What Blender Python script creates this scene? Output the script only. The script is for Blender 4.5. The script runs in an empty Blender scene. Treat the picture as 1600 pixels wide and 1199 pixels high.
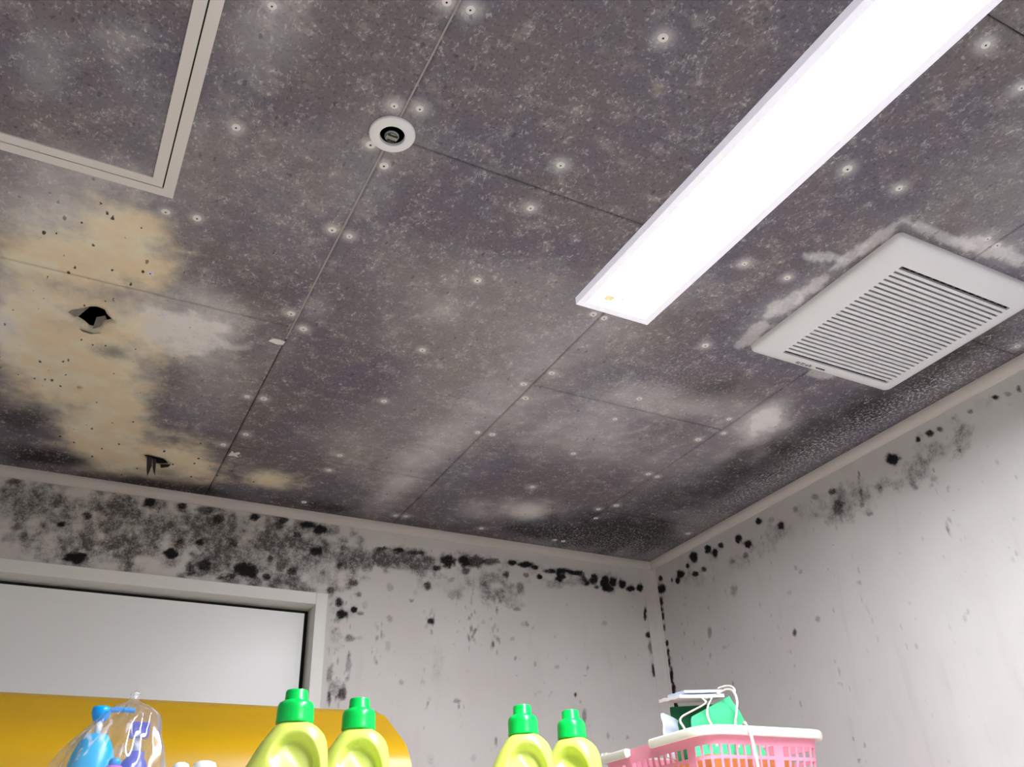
import bpy, bmesh, math, random
import numpy as np
from mathutils import Vector, Matrix

scene = bpy.context.scene
COL = scene.collection
H = 2.30                       # ceiling height, metres; far wall y = 0, right wall x = 0

# ------------------------------------------------------------------ camera
YAW, PITCH, ROLL = math.radians(29.313), math.radians(31.573), math.radians(-3.027)
cam_data = bpy.data.cameras.new('camera')
cam_data.sensor_width = 36.0
cam_data.lens = 36.0 * 1332.2 / 1600.0
cam_data.clip_start = 0.02
camera = bpy.data.objects.new('camera', cam_data)
COL.objects.link(camera)
fwd = Vector((math.sin(YAW) * math.cos(PITCH), math.cos(YAW) * math.cos(PITCH), math.sin(PITCH)))
rgt0 = Vector((math.cos(YAW), -math.sin(YAW), 0.0))
up0 = rgt0.cross(fwd)
rgt = rgt0 * math.cos(ROLL) + up0 * math.sin(ROLL)
upv = up0 * math.cos(ROLL) - rgt0 * math.sin(ROLL)
camera.matrix_world = Matrix(((rgt.x, upv.x, -fwd.x, -1.5041), (rgt.y, upv.y, -fwd.y, -1.9114),
                              (rgt.z, upv.z, -fwd.z, 1.4647), (0, 0, 0, 1)))
scene.camera = camera

# ------------------------------------------------------------------ world, exposure
world = bpy.data.worlds.new('world')
scene.world = world
world.use_nodes = True
world.node_tree.nodes['Background'].inputs[0].default_value = (0, 0, 0, 1)
world.node_tree.nodes['Background'].inputs[1].default_value = 0.0
scene.view_settings.view_transform = 'Standard'
scene.view_settings.look = 'None'
scene.view_settings.gamma = 1.0
scene.view_settings.exposure = 0.0
scene.view_settings.use_curve_mapping = False
LAMP_STRENGTH = 94.0           # the recessed ceiling light is the only lamp of the room
LAMP_COLOUR = (0.92, 0.945, 1.0)
LAMP_DROP = 0.002              # how far the diffuser hangs below the ceiling

# ------------------------------------------------------------------ helpers
def s2l(r, g, b):
    f = lambda c: (c / 255) / 12.92 if c / 255 <= 0.04045 else ((c / 255 + 0.055) / 1.055) ** 2.4
    return (f(r), f(g), f(b), 1.0)


class NT:
    """small wrapper to write node trees"""
    def __init__(self, name):
        self.mat = bpy.data.materials.new(name)
        self.mat.use_nodes = True
        self.t = self.mat.node_tree
        self.bsdf = self.t.nodes['Principled BSDF']

    def n(self, kind, **kw):
        nd = self.t.nodes.new(kind)
        for k, v in kw.items():
            setattr(nd, k, v)
        return nd

    def put(self, sock, v):
        if isinstance(v, bpy.types.NodeSocket):
            self.t.links.new(v, sock)
        elif isinstance(v, (int, float)):
            sock.default_value = v
        else:
            v = tuple(v)
            sock.default_value = v if len(v) == len(sock.default_value) else (v + (1.0,))[:len(sock.default_value)]

    def math(self, op, a, b=0.0, c=0.0, clamp=False):
        nd = self.n('ShaderNodeMath', operation=op, use_clamp=clamp)
        for i, v in enumerate((a, b, c)):
            self.put(nd.inputs[i], v)
        return nd.outputs[0]

    def mix(self, f, a, b, blend='MIX'):
        nd = self.n('ShaderNodeMix', data_type='RGBA', blend_type=blend)
        nd.clamp_factor = True
        self.put(nd.inputs[0], f); self.put(nd.inputs[6], a); self.put(nd.inputs[7], b)
        return nd.outputs[2]

    def ramp(self, v, lo, hi, a=0.0, b=1.0):
        nd = self.n('ShaderNodeMapRange', interpolation_type='SMOOTHSTEP')
        for i, x in enumerate((v, lo, hi, a, b)):
            self.put(nd.inputs[i], x)
        return nd.outputs[0]

    def coord(self, scale=(1, 1, 1), rot=(0, 0, 0), loc=(0, 0, 0)):
        g = self.n('ShaderNodeTexCoord')
        m = self.n('ShaderNodeMapping')
        m.inputs['Scale'].default_value = scale
        m.inputs['Rotation'].default_value = rot
        m.inputs['Location'].default_value = loc
        self.t.links.new(g.outputs['Object'], m.inputs['Vector'])
        return m.outputs[0]

    def noise(self, scale, detail=4.0, rough=0.55, dist=0.0, vec=None, col=False):
        nd = self.n('ShaderNodeTexNoise')
        nd.inputs['Scale'].default_value = scale
        nd.inputs['Detail'].default_value = detail
        nd.inputs['Roughness'].default_value = rough
        nd.inputs['Distortion'].default_value = dist
        self.t.links.new(vec if vec is not None else self.coord(), nd.inputs['Vector'])
        return nd.outputs[1 if col else 0]

    def voronoi(self, scale, vec=None, feature='F1', rnd=1.0):
        nd = self.n('ShaderNodeTexVoronoi', feature=feature)
        nd.inputs['Scale'].default_value = scale
        nd.inputs['Randomness'].default_value = rnd
        self.t.links.new(vec if vec is not None else self.coord(), nd.inputs['Vector'])
        return nd

    def attr(self, name):
        return self.n('ShaderNodeAttribute', attribute_name=name).outputs['Fac']

    def set(self, **kw):
        for k, v in kw.items():
            self.put(self.bsdf.inputs[k.replace('_', ' ')], v)

    def bump(self, height, strength=0.3, dist=0.001):
        b = self.n('ShaderNodeBump')
        b.inputs['Strength'].default_value = strength
        b.inputs['Distance'].default_value = dist
        self.t.links.new(height, b.inputs['Height'])
        self.t.links.new(b.outputs[0], self.bsdf.inputs['Normal'])


def plain(name, col, rough=0.45, metal=0.0, grain=0.06, scale=60.0, coat=0.0, spec=0.5, sss=0.0):
    """procedural material: a colour with faint grain"""
    m = NT(name)
    nz = m.noise(scale, 5, 0.6)
    dk = tuple(c * (1 - grain) for c in col[:3]) + (1,)
    lt = tuple(min(1, c * (1 + grain)) for c in col[:3]) + (1,)
    m.set(Base_Color=m.mix(nz, dk, lt), Roughness=m.math('MULTIPLY_ADD', nz, 0.12, rough - 0.06), Metallic=metal)
    m.bsdf.inputs['Coat Weight'].default_value = coat
    m.bsdf.inputs['Specular IOR Level'].default_value = spec
    if sss:
        m.bsdf.inputs['Subsurface Weight'].default_value = sss
        m.bsdf.inputs['Subsurface Radius'].default_value = (0.02, 0.02, 0.01)
        m.bsdf.inputs['Subsurface Scale'].default_value = 0.3
    return m.mat


def tag(o, label=None, cat=None, group=None, kind=None):
    if label: o['label'] = label
    if cat: o['category'] = cat
    if group: o['group'] = group
    if kind: o['kind'] = kind
    return o


def empty(name, loc, label, cat, group=None, kind=None, rotz=0.0):
    o = bpy.data.objects.new(name, None)
    o.location = loc
    o.rotation_euler = (0, 0, rotz)
    o.empty_display_size = 0.05
    COL.objects.link(o)
    return tag(o, label, cat, group, kind)


def link(name, me, parent=None):
    o = bpy.data.objects.new(name, me)
    COL.objects.link(o)
    if parent is not None:
        o.parent = parent
    return o


def mesh_obj(name, bm, mats, parent=None, smooth=False, loc=None):
    me = bpy.data.meshes.new(name)
    bmesh.ops.recalc_face_normals(bm, faces=bm.faces)
    bm.to_mesh(me)
    bm.free()
    for m in (mats if isinstance(mats, (list, tuple)) else [mats]):
        me.materials.append(m)
    if smooth:
        me.shade_smooth()
    o = link(name, me, parent)
    if loc is not None:
        o.location = loc
    return o


def auto_smooth(o, ang=35):
    me = o.data
    me.shade_smooth()
    me.set_sharp_from_angle(angle=math.radians(ang))
    return o


def bm_box(bm, x0, x1, y0, y1, z0, z1, bevel=0.0, mi=0):
    b2 = bmesh.new()
    bmesh.ops.create_cube(b2, size=1.0)
    for v in b2.verts:
        v.co = Vector(((x0 + x1) / 2 + v.co.x * (x1 - x0), (y0 + y1) / 2 + v.co.y * (y1 - y0), (z0 + z1) / 2 + v.co.z * (z1 - z0)))
    if bevel:
        bmesh.ops.bevel(b2, geom=list(b2.edges), offset=bevel, segments=2, affect='EDGES', profile=0.7)
    vm = {v: bm.verts.new(v.co) for v in b2.verts}
    for f in b2.faces:
        nf = bm.faces.new([vm[v] for v in f.verts]); nf.material_index = mi
    b2.free()
    return bm


def bm_lathe(bm, prof, segs=32, centre=(0, 0, 0), mi=0, sx=1.0, sy=1.0, caps=True):
    """prof: list of (radius, z)"""
    c = Vector(centre)
    rings = []
    for r, z in prof:
        rings.append([bm.verts.new(c + Vector((r * sx * math.cos(2 * math.pi * k / segs), r * sy * math.sin(2 * math.pi * k / segs), z))) for k in range(segs)])
    for a, b in zip(rings, rings[1:]):
        for k in range(segs):
            f = bm.faces.new((a[k], a[(k + 1) % segs], b[(k + 1) % segs], b[k])); f.material_index = mi
    if caps:
        for r in (rings[0], rings[-1]):
            f = bm.faces.new(r); f.material_index = mi
    return bm


def bm_tube(bm, pts, rad, segs=10, mi=0, flat=1.0):
    """a tube along a smoothed polyline"""
    P = [Vector(p) for p in pts]
    for _ in range(2):
        Q = [P[0]]
        for a, b in zip(P, P[1:]):
            Q += [a * 0.75 + b * 0.25, a * 0.25 + b * 0.75]
        Q.append(P[-1]); P = Q
    rings = []
    ref = Vector((0.3, 0.5, 0.8)).normalized()
    for i, p in enumerate(P):
        d = (P[min(i + 1, len(P) - 1)] - P[max(i - 1, 0)]).normalized()
        u = d.cross(ref)
        if u.length < 1e-4: u = d.cross(Vector((1, 0, 0)))
        u.normalize(); w = d.cross(u)
        ref = w.cross(d) if False else ref
        rings.append([bm.verts.new(p + (u * math.cos(2 * math.pi * k / segs) + w * math.sin(2 * math.pi * k / segs) * flat) * rad) for k in range(segs)])
    for a, b in zip(rings, rings[1:]):
        for k in range(segs):
            f = bm.faces.new((a[k], a[(k + 1) % segs], b[(k + 1) % segs], b[k])); f.material_index = mi
    for r in (rings[0], rings[-1]):
        f = bm.faces.new(r); f.material_index = mi
    return bm


def bm_prism(bm, prof, axis, a, b, mi=0):
    """extrude a closed 2-D outline along x ('x': outline is (y,z)), y ('y': (x,z)) or z ('z': (x,y))"""
    def P(p, t):
        return (t, p[0], p[1]) if axis == 'x' else ((p[0], t, p[1]) if axis == 'y' else (p[0], p[1], t))
    A = [bm.verts.new(P(p, a)) for p in prof]
    B = [bm.verts.new(P(p, b)) for p in prof]
    n = len(prof)
    for k in range(n):
        f = bm.faces.new((A[k], A[(k + 1) % n], B[(k + 1) % n], B[k])); f.material_index = mi
    for r in (A, B):
        f = bm.faces.new(r); f.material_index = mi
    return bm


# value noise for the stain maps (seeded, world-space)
_rng = np.random.default_rng(7)
_LAT = _rng.random((256, 256))


def vnoise(x, y):
    xi = np.floor(x).astype(int); yi = np.floor(y).astype(int)
    fx = x - xi; fy = y - yi
    fx = fx * fx * (3 - 2 * fx); fy = fy * fy * (3 - 2 * fy)
    g = lambda a, b: _LAT[a & 255, b & 255]
    return (g(xi, yi) * (1 - fx) + g(xi + 1, yi) * fx) * (1 - fy) + (g(xi, yi + 1) * (1 - fx) + g(xi + 1, yi + 1) * fx) * fy


def fbm(x, y, s, octaves=4):
    v = 0; a = 0.5; t = 0
    for k in range(octaves):
        v = v + a * vnoise(x * s + 17.3 * k, y * s + 5.1 * k); t += a; a *= 0.5; s *= 2.03
    return v / t


def sstep(e0, e1, x):
    t = np.clip((x - e0) / (e1 - e0), 0, 1)
    return t * t * (3 - 2 * t)


def patches(X, Y, lst, power=2.0, warp=0.35, ns=14.0, hard=None):
    """union of soft, ragged ellipses: (cx, cy, ax, ay, bx, by, amount)"""
    out = np.zeros_like(X)
    w1 = fbm(X, Y, ns, 4) - 0.5
    for cx, cy, ax, ay, bx, by, s in lst:
        det = ax * by - ay * bx
        dx = X - cx; dy = Y - cy
        u = (dx * by - dy * bx) / det; v = (dy * ax - dx * ay) / det
        r = np.sqrt(u * u + v * v) + w1 * warp * 2
        if hard is None:
            g = np.exp(-np.clip(r, 0, 9) ** power * 1.1)
        else:
            g = 1 - sstep(1 - hard, 1 + hard, r)
        out = 1 - (1 - out) * (1 - np.clip(s * g, 0, 1))
    return out

# ------------------------------------------------------------------ stain maps, in metres on each surface
# (u, v, first half-axis, second half-axis, strength)
FAR_SPOTS = [
    (-1.3683, 2.2668, 0.0144, 0.0023, 0.0023, -0.0135, 0.95), (-1.5329, 2.192, 0.0094, 0.0014, 0.0015, -0.0069, 1), (-1.4899, 2.1247, 0.0236, 0.0031, 0.0025, -0.0122, 1), (-1.4867, 2.2193, 0.0097, 0.0015, 0.002, -0.01, 0.8),
    (-1.6383, 2.272, 0.016, 0.0028, 0.0016, -0.0071, 0.7), (-1.5507, 2.2355, 0.0095, 0.0015, 0.0024, -0.0113, 0.5), (-1.5645, 2.1872, 0.0069, 0.001, 0.0012, -0.0055, 0.5), (-1.6196, 2.1512, 0.0134, 0.0019, 0.0031, -0.0133, 0.4),
    (-1.5939, 2.1549, 0.009, 0.0013, 0.0027, -0.0121, 0.5), (-1.308, 2.1586, 0.0117, 0.0016, 0.0018, -0.0115, 0.95), (-1.5589, 2.1184, 0.0091, 0.0012, 0.0015, -0.0066, 0.35), (-1.3009, 2.2716, 0.0108, 0.0017, 0.0011, -0.0076, 0.8),
    (-1.2518, 2.2701, 0.0193, 0.0031, 0.0015, -0.0108, 0.7), (-1.2209, 2.2514, 0.014, 0.0021, 0.0016, -0.0123, 0.75), (-1.139, 2.2703, 0.0146, 0.0023, 0.0011, -0.0095, 0.9), (-1.0717, 2.2742, 0.012, 0.0018, 0.0009, -0.0096, 0.75),
    (-1.0792, 2.2569, 0.0134, 0.002, 0.0011, -0.0111, 0.65), (-1.0143, 2.2699, 0.0185, 0.0028, 0.0008, -0.0097, 0.9), (-0.9822, 2.2616, 0.0156, 0.0023, 0.0008, -0.0114, 0.95), (-1.0365, 2.2407, 0.0106, 0.0015, 0.0008, -0.0095, 0.7),
    (-1.2519, 2.1915, 0.0095, 0.0013, 0.001, -0.0074, 0.9), (-1.2947, 2.1855, 0.0079, 0.0011, 0.0013, -0.0088, 0.75), (-1.1773, 2.2003, 0.0098, 0.0014, 0.0013, -0.0106, 0.7), (-1.3065, 2.1573, 0.0144, 0.0019, 0.0018, -0.0115, 0.95),
    (-1.2643, 2.1629, 0.0067, 0.0009, 0.0008, -0.0058, 0.5), (-1.2324, 2.1404, 0.0162, 0.002, 0.0022, -0.0159, 0.85), (-1.2632, 2.1278, 0.0119, 0.0015, 0.0025, -0.0171, 0.7), (-1.1506, 2.1447, 0.0196, 0.0024, 0.0017, -0.0148, 0.95),
    (-1.1357, 2.139, 0.0169, 0.0021, 0.0019, -0.0162, 1), (-1.0974, 2.1302, 0.01, 0.0012, 0.0009, -0.0089, 0.85), (-1.1735, 2.1241, 0.0083, 0.001, 0.0009, -0.0073, 0.75), (-1.0933, 2.1747, 0.0073, 0.0009, 0.0008, -0.0076, 0.7),
    (-1.0682, 2.1595, 0.0117, 0.0015, 0.0013, -0.0136, 0.6), (-1.0406, 2.1507, 0.0133, 0.0016, 0.001, -0.0106, 0.75), (-0.9875, 2.2075, 0.0138, 0.0019, 0.001, -0.0126, 0.9), (-0.9667, 2.1566, 0.0076, 0.0009, 0.0004, -0.0062, 0.5),
    (-1.2443, 2.1185, 0.02, 0.0024, 0.0008, -0.0057, 0.55), (-1.1961, 2.1155, 0.0109, 0.0013, 0.0006, -0.0043, 0.6), (-0.9277, 2.1787, 0.0078, 0.001, 0.0006, -0.0094, 0.7), (-0.9455, 2.1173, 0.0092, 0.001, 0.0005, -0.0076, 0.7),
    (-0.9236, 2.0892, 0.0122, 0.0013, 0.0008, -0.012, 0.85), (-0.9158, 2.0629, 0.0122, 0.0012, 0.0006, -0.0104, 0.97), (-0.8871, 2.0748, 0.0078, 0.0008, 0.0004, -0.0075, 1), (-0.8712, 2.0688, 0.0094, 0.0009, 0.0002, -0.0045, 0.6),
    (-0.8923, 2.1404, 0.0126, 0.0015, 0.0005, -0.0093, 0.7), (-0.8782, 2.114, 0.0094, 0.001, 0.0003, -0.0062, 0.6), (-0.8612, 2.0911, 0.0094, 0.001, 0.0006, -0.0122, 0.25), (-0.8927, 2.0088, 0.0106, 0.0009, 0.0005, -0.0087, 0.55),
    (-0.8003, 2.1399, 0.0098, 0.0011, 0.0004, -0.0127, 0.35), (-0.7979, 2.0637, 0.008, 0.0008, 0.0003, -0.0092, 0.4), (-0.7015, 2.1543, 0.0103, 0.0012, 0.0001, -0.0114, 0.75), (-0.6907, 2.0661, 0.0101, 0.0009, 0.0, -0.0094, 0.9),
    (-0.7336, 2.1329, 0.0084, 0.0009, 0.0001, -0.0096, 0.25), (-0.6338, 2.139, 0.0141, 0.0015, -0.0001, -0.0131, 0.35), (-0.6144, 2.1444, 0.0106, 0.0012, -0.0002, -0.0132, 0.35), (-0.637, 2.1782, 0.0089, 0.001, -0.0001, -0.0067, 0.4),
    (-0.745, 2.1126, 0.005, 0.0005, 0.0001, -0.0047, 0.5), (-0.8699, 2.0122, 0.0092, 0.0008, 0.0003, -0.0059, 0.3), (-0.8234, 2.2345, 0.0166, 0.0022, 0.0002, -0.0066, 0.8), (-0.7797, 2.2371, 0.0169, 0.0023, 0.0002, -0.0067, 0.9),
    (-0.7334, 2.2365, 0.0242, 0.0032, 0.0001, -0.0051, 0.7), (-0.6456, 2.2243, 0.0214, 0.0027, -0.0001, -0.017, 0.9), (-0.6004, 2.2335, 0.0182, 0.0023, -0.0003, -0.0155, 1), (-0.6774, 2.2034, 0.0123, 0.0015, 0.0, -0.0067, 0.8),
    (-0.5638, 2.2347, 0.0222, 0.0028, -0.0005, -0.0174, 0.75), (-0.5955, 2.205, 0.0109, 0.0013, -0.0002, -0.0102, 0.7), (-0.5227, 2.24, 0.0264, 0.0034, -0.0004, -0.0105, 0.7), (-0.4806, 2.2104, 0.0114, 0.0014, -0.0005, -0.0105, 0.75),
    (-0.4598, 2.2445, 0.0155, 0.002, -0.0005, -0.0089, 0.95), (-0.4171, 2.2463, 0.0236, 0.003, -0.0005, -0.009, 1), (-0.392, 2.2406, 0.0119, 0.0015, -0.0005, -0.0072, 1), (-0.378, 2.2157, 0.0099, 0.0012, -0.0005, -0.0071, 1),
    (-0.419, 2.216, 0.0098, 0.0012, -0.0004, -0.0071, 0.6), (-0.3136, 2.2233, 0.0163, 0.0019, -0.0013, -0.0145, 0.95), (-0.3018, 2.2427, 0.0288, 0.0035, -0.0007, -0.0073, 0.9), (-0.261, 2.2404, 0.0251, 0.003, -0.0007, -0.0074, 0.9),
    (-0.2376, 2.2269, 0.0105, 0.0012, -0.0012, -0.011, 0.7), (-0.2284, 2.2153, 0.0084, 0.001, -0.0008, -0.0073, 0.9), (-0.2037, 2.2309, 0.0128, 0.0015, -0.0017, -0.0148, 0.9), (-0.1979, 2.2079, 0.0085, 0.001, -0.0006, -0.0055, 0.8),
    (-0.1684, 2.2259, 0.0151, 0.0017, -0.0023, -0.0186, 1), (-0.1424, 2.2289, 0.0153, 0.0018, -0.0022, -0.0168, 1), (-0.1599, 2.2085, 0.0172, 0.0019, -0.0011, -0.0092, 0.9), (-0.1102, 2.227, 0.0132, 0.0015, -0.0018, -0.0132, 0.95),
    (-0.0833, 2.2171, 0.0156, 0.0017, -0.0016, -0.0113, 1), (-0.0495, 2.2228, 0.0113, 0.0013, -0.0017, -0.0114, 0.95), (-0.3427, 2.2359, 0.0202, 0.0025, -0.0006, -0.0072, 0.8), (-0.4405, 2.1771, 0.0096, 0.0011, -0.001, -0.0173, 0.5),
    (-0.4988, 2.1368, 0.0074, 0.0008, -0.0003, -0.0067, 0.5), (-0.4511, 2.1217, 0.0132, 0.0013, -0.0004, -0.0067, 0.5), (-0.4345, 2.0851, 0.0113, 0.001, -0.0005, -0.0083, 0.3), (-0.4682, 2.0447, 0.0074, 0.0006, -0.0003, -0.0065, 0.35),
    (-0.4634, 1.9959, 0.0046, 0.0003, -0.0003, -0.0063, 0.5), (-0.4073, 1.9858, 0.0046, 0.0003, -0.0005, -0.0079, 0.4), (-0.3439, 1.9823, 0.0095, 0.0007, -0.0005, -0.0064, 0.35), (-0.2589, 1.9672, 0.0059, 0.0004, -0.0003, -0.0032, 0.4),
    (-0.1824, 2.1102, 0.0104, 0.001, -0.0009, -0.007, 0.35), (-0.4068, 2.0761, 0.0057, 0.0005, -0.0003, -0.005, 0.35), (-0.55, 2.0793, 0.0072, 0.0007, -0.0002, -0.0065, 0.3), (-0.0432, 2.1483, 0.0056, 0.0005, -0.0028, -0.0183, 0.9),
    (-0.0415, 2.0896, 0.0088, 0.0008, -0.0014, -0.0089, 0.9), (-0.0381, 2.0567, 0.0087, 0.0007, -0.0034, -0.0211, 0.6), (-0.0373, 1.9951, 0.0086, 0.0006, -0.003, -0.0188, 0.85), (-0.8923, 1.9485, 0.0075, 0.0005, 0.001, -0.0169, 0.45),
    (-0.9353, 1.9246, 0.0073, 0.0005, 0.0014, -0.0207, 0.5), (-0.9034, 1.8854, 0.0102, 0.0006, 0.0008, -0.0136, 0.65), (-0.9334, 1.877, 0.0043, 0.0002, 0.0013, -0.0188, 0.7), (-0.8005, 1.9988, 0.0079, 0.0006, 0.0005, -0.0147, 0.3),
    (-0.7651, 1.9186, 0.0079, 0.0005, 0.0001, -0.0057, 0.4), (-0.623, 1.8851, 0.0099, 0.0005, -0.0001, -0.0058, 0.5), (-0.2948, 1.9177, 0.0048, 0.0003, -0.0006, -0.0063, 0.95), (-0.2077, 1.8234, 0.0058, 0.0002, -0.0011, -0.0091, 0.4),
    (-0.1496, 1.8209, 0.0059, 0.0002, -0.0009, -0.0061, 0.4), (-0.2735, 1.8663, 0.0076, 0.0003, -0.0019, -0.0184, 0.5), (-0.5842, 1.7619, 0.0098, 0.0002, -0.0003, -0.0109, 0.3), (-0.525, 1.7982, 0.0051, 0.0002, -0.0004, -0.0112, 0.5),
    (-0.3991, 1.918, 0.0092, 0.0005, -0.0003, -0.0046, 0.25), (-0.364, 1.92, 0.0056, 0.0003, -0.0004, -0.0046, 0.3),
]

FAR_CLOUDS = [
    (-1.5813, 2.2204, 0.1044, 0.0167, 0.0123, -0.0558, 0.34), (-1.4062, 2.2184, 0.1139, 0.0174, 0.0103, -0.058, 0.36), (-1.2153, 2.2088, 0.1523, 0.0217, 0.0079, -0.0602, 0.38), (-1.0674, 2.1827, 0.1177, 0.0154, 0.0067, -0.069, 0.34),
    (-1.5039, 2.1395, 0.1297, 0.0175, 0.0067, -0.0326, 0.26), (-0.9772, 2.1945, 0.0768, 0.0101, 0.0047, -0.0628, 0.3), (-0.7842, 2.2165, 0.1177, 0.0153, 0.0005, -0.0198, 0.35), (-1.6189, 2.2287, 0.0547, 0.009, 0.0079, -0.0347, 0.5),
    (-1.4402, 2.2281, 0.0299, 0.0047, 0.0054, -0.0289, 0.6), (-1.4467, 2.1615, 0.0488, 0.0068, 0.0024, -0.0125, 0.55), (-1.4062, 2.147, 0.031, 0.0041, 0.0025, -0.014, 0.5), (-1.3694, 2.119, 0.0351, 0.0044, 0.0022, -0.0125, 0.35),
    (-1.3418, 2.2282, 0.0262, 0.004, 0.0038, -0.0236, 0.45), (-1.2311, 2.2219, 0.0606, 0.0089, 0.0049, -0.0362, 0.45), (-1.0719, 2.2292, 0.0297, 0.0042, 0.0027, -0.0282, 0.55), (-1.2025, 2.1651, 0.0192, 0.0025, 0.0023, -0.0177, 0.35),
    (-1.2742, 2.2309, 0.0298, 0.0045, 0.0031, -0.021, 0.4), (-1.1255, 2.112, 0.0281, 0.0032, 0.0012, -0.0102, 0.45), (-1.0714, 2.1182, 0.0231, 0.0027, 0.0013, -0.0133, 0.5), (-1.0243, 2.1191, 0.0206, 0.0024, 0.0012, -0.0135, 0.5),
    (-0.9796, 2.2262, 0.0248, 0.0034, 0.0019, -0.0255, 0.4), (-0.8502, 2.203, 0.0391, 0.005, 0.0008, -0.0178, 0.65), (-0.8007, 2.2061, 0.0333, 0.0043, 0.0006, -0.018, 0.7), (-0.7501, 2.2093, 0.0409, 0.0052, 0.0003, -0.0182, 0.65),
    (-0.7071, 2.208, 0.0312, 0.0039, 0.0002, -0.0184, 0.65), (-0.8836, 2.2198, 0.0322, 0.0043, 0.0017, -0.0324, 0.35), (-0.7957, 2.0979, 0.013, 0.0013, 0.0002, -0.0078, 0.2), (-0.9259, 2.1257, 0.0154, 0.0017, 0.0008, -0.0123, 0.35),
    (-0.9257, 2.0032, 0.012, 0.001, 0.0013, -0.0201, 0.35), (-0.4643, 2.1574, 0.0303, 0.0033, -0.0014, -0.0273, 0.35), (-0.5019, 2.1499, 0.0223, 0.0024, -0.0008, -0.0203, 0.35), (-0.5421, 2.1573, 0.0147, 0.0016, -0.0006, -0.0202, 0.4),
    (-0.9155, 1.8915, 0.0146, 0.0008, 0.0009, -0.0136, 0.4), (-0.6754, 1.9638, 0.0132, 0.0009, 0.0, -0.0386, 0.25), (-0.7748, 1.8716, 0.0185, 0.0009, 0.0005, -0.0194, 0.18), (-0.6877, 1.7527, 0.0093, 0.0002, 0.0001, -0.0132, 0.3),
    (-0.5374, 2.1916, 0.0407, 0.0048, -0.0006, -0.0171, 0.45), (-0.305, 2.2065, 0.0611, 0.007, -0.001, -0.0108, 0.4), (-0.6194, 2.1653, 0.0712, 0.0081, -0.0003, -0.0233, 0.25), (-1.5072, 2.0977, 0.0929, 0.0115, 0.0028, -0.0133, 0.3),
]

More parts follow.
